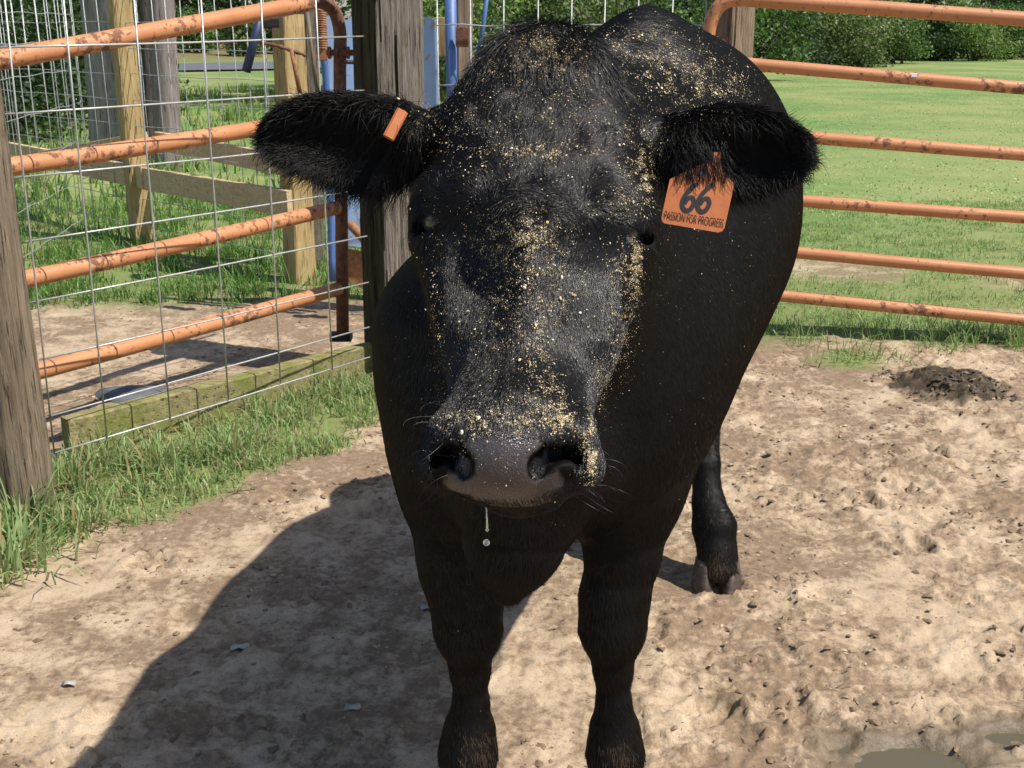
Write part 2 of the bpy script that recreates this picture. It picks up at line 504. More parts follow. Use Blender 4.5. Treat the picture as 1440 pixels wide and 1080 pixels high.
# ------------------------------------------------------------------ posts
def round_post(base, top, r, m, parent=None, name='shaft', sides=28, rows=44, crack=3, seed=0, flare=.12):
    base, top = np.array(base, float), np.array(top, float)
    rg = np.random.default_rng(seed)
    ca = rg.uniform(0, 2 * math.pi, crack); cw = rg.uniform(.03, .08, crack); cl = rg.uniform(0, .4, crack)
    F = []
    sides, rows = max(sides, 56), max(rows, 44)
    S, A = np.meshgrid(np.linspace(0, 1, rows + 1), 2 * math.pi * np.arange(sides) / sides, indexing='ij')
    Lz = float(np.linalg.norm(top - base))
    cx_, sx_ = np.cos(A), np.sin(A)
    g1 = fbm(cx_ * 3.2 + sx_ * 9 + seed, sx_ * 3.2 - cx_ * 9 + S * Lz * .9, 3, 3)
    g2 = fbm(cx_ * 9 + seed, sx_ * 9 + S * Lz * .7, 3, 8)
    R_ = r * (1 + flare * (1 - S) ** 3) * (1 + .05 * perlin(cx_ * 1.3 + seed, S * 5 + sx_) - .05 * sstep(.12, .4, g1) - .05 * sstep(.1, .35, g2))
    for j in range(crack):
        da = np.abs((A - ca[j] - .2 * np.sin(S * 4 + j) + math.pi) % (2 * math.pi) - math.pi)
        R_ -= r * .16 * np.clip(1 - da / .09, 0, 1) * (S > cl[j])
    V = base + (top - base) * S[..., None] + R_[..., None] * np.stack([cx_, sx_, 0 * A], -1)
    V = V.reshape(-1, 3)
    for i in range(rows):
        for k in range(sides):
            k2 = (k + 1) % sides
            F.append((i * sides + k, i * sides + k2, (i + 1) * sides + k2, (i + 1) * sides + k))
    F.append(tuple(range(rows * sides, rows * sides + sides)))
    return mesh_obj(name, V, F, m, parent)

def square_post(base, top, hx, hy, yaw, m, name, parent=None, wob=.003, bev=.008, seg=22):
    base, top = np.array(base, float), np.array(top, float)
    ax = (top - base); L = np.linalg.norm(ax); ax = ax / L
    ay = np.array((math.cos(yaw), math.sin(yaw), 0)); ay = ay - ax * ax.dot(ay); ay /= np.linalg.norm(ay)
    az = np.cross(ax, ay)
    mb = MB(); mb.box((base + top) / 2, ax, ay, az, L / 2, hx, hy, bev, seg, wob)
    return mb.build(name, m, parent)

def groove_post(base, top, hw, yaw, m, name, seed=0, nside=22, rows=70, depth=.012):
    base, top = np.array(base, float), np.array(top, float)
    ca, sa = math.cos(yaw), math.sin(yaw)
    per = []
    for k in range(4):
        for j in range(nside):
            f = -1 + 2 * j / nside
            q = [(f, -1), (1, f), (-f, 1), (-1, -f)][k]
            per.append(q)
    per = np.array(per, float); n = len(per)
    cr = np.maximum(np.abs(per[:, 0]), np.abs(per[:, 1])); rad = np.hypot(per[:, 0], per[:, 1])
    per = per * (np.minimum(1, 1.33 / rad))[:, None]
    V, F = [], []
    u = np.arange(n) * (8 * hw / n)
    for i in range(rows + 1):
        s_ = i / rows; z = s_ * (top[2] - base[2])
        g = fbm(u * 60 + seed, np.full(n, z * 1.6), 3, 3)
        g2 = fbm(u * 22 + seed * 3, np.full(n, z * .8 + 4), 2, 8)
        d = depth * (-sstep(.12, .42, g) * .55 - 1.3 * sstep(.22, .4, g2)) + .003 * fbm(u * 8, np.full(n, z * 3), 2, 2)
        c = base + (top - base) * s_
        r = hw + d
        xs = per[:, 0] * r; ys = per[:, 1] * r
        for k in range(n): V.append((c[0] + xs[k] * ca - ys[k] * sa, c[1] + xs[k] * sa + ys[k] * ca, c[2]))
    for i in range(rows):
        for k in range(n): F.append((i * n + k, i * n + (k + 1) % n, (i + 1) * n + (k + 1) % n, (i + 1) * n + k))
    F.append(tuple(range(rows * n, rows * n + n)))
    return mesh_obj(name, V, F, m, None, False)

b = PG(40, 712); tp = PY(-58, 8, b[1])
o = round_post(b - (0, 0, .05), tp, .078, M['post_grey_moss'], name='round_fence_post', seed=3, crack=4)
meta(o, 'weathered grey round post with long cracks, at the near end of the wire panel', 'fence post')

tb = PG(560, 526)
o = groove_post(tb - (0, 0, .06), tb + (0.0, 0.0, 1.72), .104, math.radians(36), [M['post_tie'], M['post_algae_shade']], 'square_fence_post', seed=4)
o.data.polygons.foreach_set('material_index', [1 if (f.normal.x < -.2 or (f.normal.x < 0.25 and f.center.x < tb[0] - .035)) else 0 for f in o.data.polygons])  # left-facing faces take the algae colour darkened to carry their shade
meta(o, 'thick square timber post with mossy side painted dark as in shade, behind the tagless tip of the ear', 'fence post')
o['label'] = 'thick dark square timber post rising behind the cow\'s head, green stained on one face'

b = PG(1012, 462, 0.0); b[1] = 5.42
bb = PY(1014, 300, 5.42)
o = groove_post((bb[0], 5.42, -.03), (bb[0] + .005, 5.42, 1.72), .074, math.radians(33), M['post_grey'], 'gate_post', seed=9, nside=16, rows=50, depth=.008)
meta(o, 'weathered square wooden post carrying the hinge of the long tube gate', 'gate post')

# ------------------------------------------------------------------ wire panel at the left
def wire_panel(label, hs, vs_, plane, r, name='wire_mesh', m=None, group=None):
    root = thing(name, (*( (plane[0] + plane[1]) / 2), 0), label, 'wire panel', group)
    A_, B_ = plane
    for (a, c) in hs:
        p, q = PPL(*a, A_, B_), PPL(*c, A_, B_)
        mid = (p + q) / 2 + np.array((0, 0, random.uniform(-.004, .002)))
        MB().tube([p, (p + mid) / 2, mid, (q + mid) / 2, q], r, 8).build('horizontal_wire', m or M['wire'], root, True)
    for (a, c) in vs_:
        p, q = PPL(*a, A_, B_), PPL(*c, A_, B_)
        off = np.array((PNRM[0], PNRM[1], 0)) * r * 1.7
        MB().tube([p + off, (p * 2 + q) / 3 + off + (random.uniform(-.003, .003), 0, 0), (p + 2 * q) / 3 + off, q + off], r * .95, 8).build('vertical_wire', m or M['wire'], root, True)
    return root
wire_panel('galvanised wire panel of large squares between the round post and the thick square post',
           [((-10, -22), (505, -12)), ((-10, 67), (512, 51)), ((0, 161), (512, 127)), ((20, 250), (514, 199)), ((35, 340), (515, 266)), ((45, 425), (516, 332)),
            ((55, 506), (518, 397)), ((64, 587), (519, 460)), ((70, 639), (520, 502))],
           [((83, -50), (149, 615)), ((183, -50), (238, 588)), ((278, -50), (320, 562)), ((363, -50), (393, 538)), ((440, -50), (466, 519)), ((0, -50), (75, 637))],
           (PA, PB), .0031)

# ------------------------------------------------------------------ swung-open tube gate behind the panel
GA, GB = np.array((-1.62, 3.42)), np.array((-0.68, 4.80))
g = thing('tube_gate', (*GB, 0), 'rusty orange tube gate standing open behind the wire panel', 'gate', 'orange tube gates')
def GP(px, py): return PPL(px, py, GA, GB)
def bent(pts, n=6):
    """rounded polyline through pts (Catmull-Rom)"""
    pts = [np.array(p, float) for p in pts]; out = []
    for i in range(len(pts) - 1):
        p0, p1, p2, p3 = pts[max(i - 1, 0)], pts[i], pts[i + 1], pts[min(i + 2, len(pts) - 1)]
        for k in range(n):
            t_ = k / n
            out.append(.5 * (2 * p1 + (p2 - p0) * t_ + (2 * p0 - 5 * p1 + 4 * p2 - p3) * t_ ** 2 + (3 * p1 - p0 - 3 * p2 + p3) * t_ ** 3))
    out.append(pts[-1]); return out
MB().tube(bent([GP(-60, 94), GP(100, 66), GP(250, 38), GP(400, 11), GP(436, 4)]), .031, 16).build('top_rail', M['gate'], g, True)
MB().tube(bent([GP(432, 5), GP(452, 3), GP(470, 16), GP(478, 45), GP(478, 80), GP(478, 140)]), .026, 16).build('corner_bend', M['gate_rust'], g, True)
for a, c in (((-30, 241), (470, 163)), ((-20, 405), (474, 292)), ((0, 536), (476, 406))):
    MB().tube(bent([GP(*a), GP((a[0] + c[0]) / 2, (a[1] + c[1]) / 2 + 1.5), GP(*c)]), .029, 16).build('rail', M['gate'], g, True)
MB().tube([GP(478, 130), GP(480, 300), GP(482, 468)], .027, 14).build('end_post', M['gate_rust'], g, True)
p = GP(478, 74)
mb = MB(); mb.tube([p + (-.05, -.02, 0), p + (.06, -.02, 0)], .012, 8)
for dx in (-.045, -.015, .03): mb.tube([p + (dx, -.02, 0), p + (dx + .012, -.02, 0)], .024, 8)
mb.build('hinge_bolt', M['gate_rust'], g)
p = GP(483, 470); mb = MB(); mb.box(p + (-.01, 0, -.01), X, Y, Z, .045, .035, .016, .005); mb.build('foot_plate', M['black_iron'], g)
p = GP(485, 87); q = GP(512, 88); mb = MB(); mb.tube([p, q], .01, 6); mb.build('hinge_arm', M['black_iron'], g)

# mossy board lying on edge under the panel
a, c = np.array((-1.50, 3.60, 0)), np.array((-.575, 4.56, 0))
d = (c - a) / np.linalg.norm(c - a); n = np.array((d[1], -d[0], 0))
mb = MB()
mb.box((a + c) / 2 + (0, 0, .06), d, n, Z, np.linalg.norm(c - a) / 2, .03, .085, .006, 30, .002)
meta(mb.build('sill_board', M['sill_mossy']), 'mossy green timber board on edge along the ground under the wire panel', 'board')
pt = PG(187, 556)
mb = MB(); n_ = 14
V = [pt + (0, 0, .028)]; F = []
for ring, (rr, zz) in enumerate(((.5, .026), (.85, .014), (1.0, -.02))):
    for k in range(n_):
        aa = 2 * math.pi * k / n_
        V.append(pt + np.array((.17 * rr * math.cos(aa) * (1 + .12 * math.sin(3 * aa)), .11 * rr * math.sin(aa), zz)))
for k in range(n_): F.append((0, 1 + k, 1 + (k + 1) % n_))
for ring in range(2):
    for k in range(n_): F.append((1 + ring * n_ + k, 1 + (ring + 1) * n_ + k, 1 + (ring + 1) * n_ + (k + 1) % n_, 1 + ring * n_ + (k + 1) % n_))
mb.add(V, F)
meta(mb.build('flat_stone', mat_plain('slate_grey_stone', (.10, .105, .12), .8, var=.4, scale=18, bump=.3), None, True),
     'flat dark grey stone on the bare soil behind the mossy board', 'stone')

# ------------------------------------------------------------------ board pen behind
def yplane_post(px0, py0, px1, py1, wpx, Yd, m, name, label, yaw=.5, cat='fence post', extra=0.0):
    p, q = PY(px0, py0, Yd), PY(px1, py1, Yd)
    d = (q - p) / (q[2] - p[2])
    p = p + d * (-.03 - p[2])
    q = q + d * extra
    t_ = (p - CAM)[1] * CT - (p - CAM)[2] * ST
    h = wpx * t_ / F_PX / 2 / (abs(math.cos(yaw)) + abs(math.sin(yaw)))
    return meta(square_post(p, q, h, h, yaw, m, name, wob=.002, bev=.006), label, cat)
YA, YC = 7.6, 6.4
yplane_post(200, 340, 168, 0, 36, YA, M['post_yellow'], 'pen_post', 'yellowish square pine post of the board pen, cracked down its lit face', .62, extra=.25)
yplane_post(423, 396, 404, 20, 46, YC, M['post_yellow'], 'pen_post', 'square pine post where the pen boards end, beside the blue chute', .75, extra=.0)
yplane_post(447, 396, 437, 10, 22, 6.75, M['post_tie'], 'pen_post', 'thin dark wooden post just behind the pine post by the chute', .3, extra=.3)
pa, pc = PY(196, 230, YA)[:2], PY(425, 280, YC - .09)[:2]
pen = thing('board_fence', (*((pa + pc) / 2), 0), 'low pine board fence crossing the grassy pen behind the open gate', 'fence')
def board(q0, q1, Y0, Y1, hz, th=.019):
    a, c = PY(*q0, Y0), PY(*q1, Y1)
    d = c - a; L = np.linalg.norm(d); d = d / L
    n = np.cross(d, Z); n /= np.linalg.norm(n); u = np.cross(n, d)
    MB().box((a + c) / 2, d, n, u, L / 2, th, hz, .003, 10, .0012).build('rail_board', M['rail_pine'], pen)
board((203, 251), (408, 286), YA - .1, YC - .1, .072)
board((10, 212), (203, 250), 9.4, YA - .12, .072)
board((222, 198), (406, 233), YA + .12, YC + .1, .06)
board((60, 222), (205, 196), 8.6, YA + .14, .05)

def woven(A0, A1, n_v, zs, r, label, name='woven_wire_fence', jit=.02):
    A0, A1 = np.array(A0, float), np.array(A1, float)
    root = thing(name, (*((A0 + A1) / 2), 0), label, 'wire fence')
    top = max(zs)
    for k in range(n_v):
        s = k / (n_v - 1)
        q = A0 + (A1 - A0) * s
        jx = random.uniform(-jit, jit)
        MB().tube([(q[0], q[1], min(zs)), (q[0] + jx, q[1], top * .5), (q[0] + jx * .4, q[1], top)], r, 5).build('stay_wire', M['wire_dull'], root, True)
    for zz in zs:
        pts = []
        for k in range(13):
            q = A0 + (A1 - A0) * k / 12
            pts.append((q[0], q[1], zz + .005 * math.sin(k * 2.1 + zz * 9)))
        MB().tube(pts, r, 5).build('line_wire', M['wire_dull'], root, True)
    return root
woven(PY(-90, 200, 9.6)[:2], PY(410, 200, 6.5)[:2], 30, [.12, .3, .46, .62, .78, .94, 1.1, 1.26, 1.42, 1.58, 1.75], .0026,
      'sagging fine woven wire fence along the pine boards of the pen')
woven(PY(-60, 200, 5.6)[:2], PY(122, 200, 8.0)[:2], 12, [.15, .4, .65, .9, 1.12, 1.3, 1.47, 1.64], .0024,
      'fine woven wire fence running back from the round grey post')
woven((PB[0] + .15, 5.42), (1.03, 5.42), 10, [.14, .34, .54, .74, .94, 1.14, 1.40, 1.6], .0034,
      'large squared wire fence behind the cow\'s back', 'wire_fence', .004)

# trunks standing behind the pen
def pole(px0, py0, px1, py1, wpx, Yd, m, name, label, cat, extra=2.5, seed=1):
    p, q = PY(px0, py0, Yd), PY(px1, py1, Yd)
    d = (q - p) / (q[2] - p[2]); p = p + d * (-.1 - p[2]); q = q + d * extra
    t_ = (p - CAM)[1] * CT - (p - CAM)[2] * ST
    return meta(round_post(p, q, wpx * t_ / F_PX / 2, m, name=name, sides=20, rows=24, seed=seed, crack=3, flare=.05), label, cat)
pole(150, 215, 136, 0, 42, 12.0, M['pole_pale'], 'timber_pole', 'thick bleached pale round pole standing behind the pine pen post', 'pole', seed=11)
pole(238, 236, 226, 0, 36, 11.6, M['pole_mauve'], 'timber_pole', 'mauve grey round pole at the right of the pine pen post', 'pole', seed=12)
pole(218, 236, 206, 0, 22, 12.6, M['trunk'], 'timber_pole', 'thin dark pole in shade just left of the mauve grey pole', 'pole', seed=13)

# ------------------------------------------------------------------ blue cattle chute
ch = thing('cattle_chute', (*PY(550, 400, 5.6)[:2], 0), 'faded blue steel cattle chute with rust, half hidden behind the thick square post', 'cattle chute')
def sheet(corners, th, m, name, parent, Yd):
    """bent steel plate of real thickness from its outline in the plane y = Yd"""
    pts = [PY(a, b_, Yd) for a, b_ in corners]; n = len(pts)
    V = [p + (0, -th / 2, 0) for p in pts] + [p + (0, th / 2, 0) for p in pts]
    F = [tuple(range(n))[::-1], tuple(range(n, 2 * n))] + [(i, (i + 1) % n, (i + 1) % n + n, i + n) for i in range(n)]
    o = MB().add(V, F).build(name, m, parent)
    return o
sheet([(484, 30), (500, 22), (545, 24), (600, 24), (614, 28), (616, 150), (617, 345), (560, 352), (488, 345), (486, 140)], .02, M['blue_pale'], 'side_sheet', ch, 5.62)
sheet([(488, 350), (560, 362), (560, 440), (489, 392)], .02, M['rust_orange'], 'lower_sheet', ch, 5.66)
MB().tube(bent([PY(468, 395, 5.6), PY(460, 140, 5.6), PY(455, 70, 5.6), PY(452, -30, 5.6)]), .018, 12).build('lever_tube', M['blue'], ch, True)
sheet([(459, 24), (472, 18), (482, 40), (484, 150), (488, 340), (472, 340), (464, 120)], .02, M['blue_pale'], 'head_sheet', ch, 5.52)
MB().tube([PY(490, 313, 5.45), PY(520, 345, 5.45)], .022, 10).build('brace', M['rust_orange'], ch, True)
MB().tube([PY(486, 160, 5.3), PY(518, 132, 5.3)], .012, 8).build('brace', M['rust_orange'], ch, True)
pts = []
for k in range(17 * 10 + 1):
    s = k / (17 * 10); c0 = PY(450, 12, 5.4) * (1 - s) + PY(453, 68, 5.4) * s; a = 2 * math.pi * 17 * s
    pts.append(c0 + np.array((.023 * math.cos(a), .023 * math.sin(a), 0)))
MB().tube(pts, .0055, 5).build('spring', M['rust_orange'], ch, True)
MB().box(PY(453, 76, 5.4), X, Y, Z, .026, .02, .028, .004).build('spring_cup', M['rust_orange'], ch)
MB().tube([PY(633, -30, 5.55), PY(636, 130, 5.55), PY(640, 420, 5.55)], .027, 14).build('upright', M['blue'], ch, True)
MB().box(PY(619, 52, 5.75), X, Y, Z, .025, .02, .09, .003).build('timber_block', M['post_yellow'], ch)
MB().box(PY(650, 52, 5.5), X, Y, Z, .03, .01, .045, .003).build('hinge_plate', M['gate_rust'], ch)
MB().tube([PY(688, -30, 5.5), PY(679, 40, 5.5), PY(672, 75, 5.5)], .010, 8).build('pull_rod', M['blue'], ch, True)
yplane_post(655, 460, 652, 0, 24, 5.75, M['post_grey'], 'chute_post', 'grey wooden post right of the chute, holding a rusty hinge plate', .2, extra=.3)

lv = thing('latch_lever', (*PY(400, 60, 6.2)[:2], PY(400, 75, 6.2)[2]), 'dark blue lever and rusty linkage hanging at the top of the pine post', 'lever')
MB().tube([PY(366, 24, 6.15), PY(356, 62, 6.15), PY(346, 101, 6.15)], [.02, .023, .024], 10).build('handle', M['blue_dark'], lv, True)
MB().tube(bent([PY(366, 60, 6.18), PY(388, 64, 6.18), PY(410, 71, 6.18), PY(430, 78, 6.18)]), [.006 + .006 * math.sin(i) ** 2 for i in range(19)], 8).build('link_bar', M['gate_rust'], lv, True)
MB().tube([PY(410, 70, 6.18), PY(422, 132, 6.18)], .012, 8).build('link_rod', M['rust_orange'], lv, True)
MB().tube([PY(431, 12, 6.2), PY(446, 130, 6.2)], .010, 8).build('push_rod', M['post_grey'], lv, True)
MB().box(PY(378, 32, 6.2), X, Y, Z, .06, .03, .025, .006).build('pivot', M['black_iron'], lv)

# ------------------------------------------------------------------ long tube gate at the right
def RY(px): return 5.25 - (px - 1000) / 440 * .2
def RP(px, py): return PY(px, py, RY(px))
g = thing('tube_gate', (*RP(1000, 440)[:2], 0), 'long orange tube gate closing the yard in front of the green field', 'gate', 'orange tube gates')
ends = [(995, 85), (998, 182), (1000, 273), (1000, 344), (1000, 406)]
rgt = [(1760, 150), (1760, 241), (1760, 328), (1760, 412), (1760, 480)]
MB().tube(bent([RP(996, 75), RP(996, 50), RP(1004, 20), RP(1018, 4), RP(1040, -1), RP(1075, 1), RP(1240, 12), RP(1440, 27), RP(1760, 50)], 8), .031, 16).build('top_rail', M['gate'], g, True)
for a, c in zip(ends, rgt):
    MB().tube(bent([RP(*a), RP((a[0] + c[0]) / 2, (a[1] + c[1]) / 2 + 1.2), RP(*c)], 8), .0275, 16).build('rail', M['gate'], g, True)
MB().tube([RP(996, 70), RP(998, 260), RP(1000, 425)], .026, 14).build('end_post', M['gate'], g, True)
MB().tube([RP(1760, 48), RP(1760, 500)], .026, 14).build('end_post', M['gate'], g, True)
p = RP(998, 58); mb = MB()
mb.tube([p + (0, 0, -.022), p + (0, 0, .022)], .036, 14)
mb.box(p + (.05, .0, 0), X, Y, Z, .03, .012, .02, .004); mb.tube([p + (.055, -.03, 0), p + (.055, .03, 0)], .011, 8)
mb.build('hinge_clamp', M['gate_rust'], g)
p = RP(1282, 109); mb = MB(); mb.box(p + (0, -.026, .01), X, Y, Z, .012, .004, .008, .002); mb.build('sticker', mat_plain('white_paint', (.75, .75, .72), .6), g)

# ------------------------------------------------------------------ vegetation
def mat_leaf(name, trans=.35, rough=.5):
    t = NT(name)
    at = t.n('ShaderNodeAttribute', attribute_name='col')
    bs = t.n('ShaderNodeBsdfPrincipled')
    t.l(at.outputs['Color'], bs.inputs['Base Color']); bs.inputs['Roughness'].default_value = rough
    bs.inputs['Specular IOR Level'].default_value = .35
    tr = t.n('ShaderNodeBsdfTranslucent')
    hs = t.n('ShaderNodeHueSaturation'); hs.inputs['Saturation'].default_value = 1.1; hs.inputs['Value'].default_value = 1.25
    t.l(at.outputs['Color'], hs.inputs['Color']); t.l(hs.outputs[0], tr.inputs['Color'])
    mx = t.n('ShaderNodeMixShader'); mx.inputs[0].default_value = trans
    t.l(bs.outputs[0], mx.inputs[1]); t.l(tr.outputs[0], mx.inputs[2]); t.l(mx.outputs[0], t.out.inputs['Surface'])
    return t.m
M['grass'] = mat_leaf('grass_blades', .35, .45)
M['leaf'] = mat_leaf('tree_leaves', .3, .5)

def blades(name, xy, h, wd, lean, label, pal, parent=None, dry=.08, seed=0, droop=.5):
    rg = np.random.default_rng(seed)
    n = len(xy)
    z = ground_h(xy[:, 0].copy(), xy[:, 1].copy())
    base = np.stack([xy[:, 0], xy[:, 1], z - .004], 1)
    az = rg.uniform(0, 2 * math.pi, n) if lean.ndim == 1 else lean[:, 1]
    le = lean if lean.ndim == 1 else lean[:, 0]
    d = np.stack([np.cos(az), np.sin(az), np.zeros(n)], 1)
    s = np.stack([-np.sin(az), np.cos(az), np.zeros(n)], 1)
    tw = rg.uniform(-.9, .9, n)[:, None]
    s = s * np.cos(tw) + d * np.sin(tw)
    V = []
    for f, wf in ((0, 1.0), (.4, .95), (.75, .62), (1.0, 0)):
        up = h * f * np.sqrt(np.clip(1 - (le * .85) ** 2, .05, 1)) - droop * h * le * f ** 3
        out = h * le * (f ** 1.5)
        c = base + d * out[:, None] + np.array((0, 0, 1.0)) * np.maximum(up, .004 * f)[:, None]
        if wf > 0:
            V += [c - s * (wd * wf / 2)[:, None], c + s * (wd * wf / 2)[:, None]]
        else: V.append(c)
    V = np.stack(V, 1)                                    # n,7,3
    i0 = np.arange(n)[:, None] * 7
    tri = np.array([[0, 1, 3], [0, 3, 2], [2, 3, 5], [2, 5, 4], [4, 5, 6]])
    F = (i0[:, None, :] + tri[None]).reshape(-1, 3)
    pal = np.array(pal)
    c = pal[rg.integers(0, len(pal), n)] * rg.uniform(.7, 1.25, (n, 1))
    dm = rg.random(n) < dry
    c[dm] = np.array((.38, .31, .15)) * rg.uniform(.6, 1.2, (dm.sum(), 1))
    cc = np.repeat(c[:, None, :], 7, 1)
    o = mesh_obj(name, V.reshape(-1, 3), F, M['grass'], parent, True, cc.reshape(-1, 3))
    return meta(o, label, None, None, 'stuff')

GP1 = [(.24, .35, .12), (.30, .40, .155), (.34, .41, .19), (.25, .37, .14), (.20, .30, .10)]
GP2 = [(.21, .33, .10), (.25, .37, .12), (.28, .38, .15), (.22, .31, .11)]
rg = np.random.default_rng(5)
def scatter(n, xr, yr, f, power=1.0):
    out = []
    tot = 0
    while tot < n:
        x = rg.uniform(*xr, n); y = yr[0] + (yr[1] - yr[0]) * rg.random(n) ** power
        k = rg.random(n) < f(x, y)
        out.append(np.stack([x[k], y[k]], 1)); tot += k.sum()
    return np.concatenate(out)[:n]
# turf strip at the foot of the panel
def f_strip(x, y):
    s, d = panel_sd(x, y)
    return grass_mask(x, y) * ((d > -.3) & (d < 1.2) & (s > -1.6) & (s < 1.75)) * np.clip(.45 + 1.2 * fbm(x * 5, y * 5, 3, 81), .08, 1)
tc = scatter(900, (-2.6, -.2), (2.3, 4.9), f_strip)
xy = np.repeat(tc, 17, 0) + rg.normal(0, .022, (900 * 17, 2))
s_, d_ = panel_sd(xy[:, 0], xy[:, 1])
clump = np.repeat(rg.uniform(.55, 1.25, 900), 17)
h = (.022 + .065 * rg.random(len(xy))) * clump * (1 + .6 * np.exp(-(d_ / .22) ** 2))
blades('turf_grass', xy, h, .0028 + .0026 * rg.random(len(xy)), rg.uniform(.15, .95, len(xy)), 'fine green grass growing along the foot of the wire panel', GP1, dry=.2, seed=2)
# the coarse clump at the foot of the round post
CLUMPS = [((30, 735), 200, .26, .075, 'coarse long grass clump against the foot of the round grey post'),
          ((92, 690), 170, .24, .07, 'coarse grass clump right beside the round grey post'),
          ((150, 655), 150, .20, .07, 'grass clump between the round post and the mossy board'),
          ((8, 800), 230, .24, .09, 'dry tipped long grass clump at the left edge before the round post'),
          ((225, 660), 150, .19, .08, 'loose grass clump under the second square of the wire panel'),
          ((330, 640), 150, .17, .08, 'grass clump in front of the middle of the mossy board'),
          ((110, 745), 130, .16, .07, 'low spreading grass clump where the turf meets the sand'),
          ((470, 560), 130, .17, .07, 'grass clump close to the thick square post')]
for i, ((cx, cy), n, hh, r0, lab) in enumerate(CLUMPS):
    c = PG(cx, cy)[:2]
    q = c + rg.normal(0, r0 * .7, (n, 2))
    az = np.arctan2(q[:, 1] - c[1], q[:, 0] - c[0]) + rg.normal(0, .7, n)
    le = np.clip(rg.uniform(.1, .95, n), 0, .98)
    blades('grass_clump', q, hh * rg.uniform(.35, .95, n), .0045 + .0045 * rg.random(n), np.stack([le, az], 1), lab,
           [(.22, .33, .11), (.28, .37, .15), (.31, .38, .18)], dry=.2, seed=500 + i, droop=.6)
# grass in the pen
def f_pen(x, y):
    s, d = panel_sd(x, y)
    return grass_mask(x, y) * (d < -.2) * (x < .2) * np.clip(.5 + fbm(x * 3, y * 3, 3, 91), .1, 1)
tc = scatter(1500, (-4.6, .1), (5.4, 9.5), f_pen, 1.3)
xy = np.repeat(tc, 16, 0) + rg.normal(0, .035, (1500 * 16, 2))
h = (.06 + .10 * rg.random(len(xy))) * np.repeat(rg.uniform(.6, 1.35, 1500), 16)
blades('pen_grass', xy, h, .004 + .004 * rg.random(len(xy)), rg.uniform(.15, .9, len(xy)), 'lush green grass inside the board pen', [(.085, .18, .035), (.12, .235, .05), (.16, .28, .07)], dry=.05, seed=3)
tc = scatter(900, (-11, -.5), (9.5, 26), lambda x, y: (x < -.05 * y) * grass_mask(x, y), 1.6)
xy = np.repeat(tc, 12, 0) + rg.normal(0, .09, (900 * 12, 2))
h = (.10 + .2 * rg.random(len(xy)))
blades('verge_grass', xy, h, .012 + .012 * rg.random(len(xy)), rg.uniform(.1, .8, len(xy)), 'rough grass between the pen and the road', [(.11, .21, .045), (.15, .27, .06), (.19, .29, .08)], dry=.12, seed=4)
# the field beyond the tube gate
def f_field(x, y): return grass_mask(x, y) * (y > 4.6) * (x > -.3) * np.clip(.55 + .9 * fbm(x * 2.5, y * 2.5, 3, 95), .15, 1)
tc = scatter(3600, (-.2, 5.4), (4.6, 9.5), lambda x, y: f_field(x, y) * (x < .62 * y), 1.25)
xy = np.repeat(tc, 13, 0) + rg.normal(0, .04, (3600 * 13, 2))
edge = np.exp(-((xy[:, 1] - 5.05) / .32) ** 2)
h = (.018 + .04 * rg.random(len(xy))) * np.repeat(rg.uniform(.6, 1.3, 3600), 13) * (1 + 1.7 * edge)
blades('field_grass', xy, h, .0028 + .003 * rg.random(len(xy)), rg.uniform(.2, .95, len(xy)), 'short cropped grass of the field close behind the tube gate', GP2, dry=.1, seed=6)
tc = scatter(7000, (.5, 22), (9, 36), lambda x, y: f_field(x, y) * (x < .6 * y), 1.8)
xy = np.repeat(tc, 6, 0) + rg.normal(0, .14, (7000 * 6, 2))
h = (.008 + .024 * rg.random(len(xy)))
blades('far_field_grass', xy, h, .007 + .014 * rg.random(len(xy)), rg.uniform(.2, .9, len(xy)), 'sunlit grass farther out in the field', [(.34, .50, .17), (.40, .54, .20), (.44, .55, .24)], dry=.08, seed=8)

# ------------------------------------------------------------------ trees and bushes
def leaf_cloud(name, centres, radii, n, size, pal, parent, seed, flat=.35):
    rg = np.random.default_rng(seed)
    centres, radii = np.array(centres), np.array(radii)
    wgt = (radii.prod(1)) ** .67; k = rg.choice(len(centres), n, p=wgt / wgt.sum())
    d = rg.normal(size=(n, 3)); d /= np.linalg.norm(d, axis=1)[:, None]
    rr = rg.random(n) ** .42 * (1 + .16 * rg.normal(size=n))
    p = centres[k] + d * rr[:, None] * radii[k]
    p[:, 2] = np.maximum(p[:, 2], .03)
    nr = rg.normal(size=(n, 3)) + d * .8 + np.array((0, 0, .6)); nr /= np.linalg.norm(nr, axis=1)[:, None]
    a = np.cross(nr, rg.normal(size=(n, 3))); a /= np.linalg.norm(a, axis=1)[:, None]
    b = np.cross(nr, a)
    s = size * rg.uniform(.5, 1.35, n)
    L, W = s[:, None], (s * rg.uniform(.4, .65, n))[:, None]
    V = np.stack([p - a * L * .5, p + b * W * .5 + nr * L * .06, p + a * L * .5 - nr * L * .1, p - b * W * .5 + nr * L * .06], 1)
    F = np.arange(n * 4).reshape(-1, 4)
    pal = np.array(pal)
    tone = rg.uniform(.75, 1.2, len(centres))[k]
    c = pal[rg.integers(0, len(pal), n)] * (tone * rg.uniform(.75, 1.25, n))[:, None]
    return mesh_obj(name, V.reshape(-1, 3), F, M['leaf'], parent, False, np.repeat(c[:, None, :], 4, 1).reshape(-1, 3))

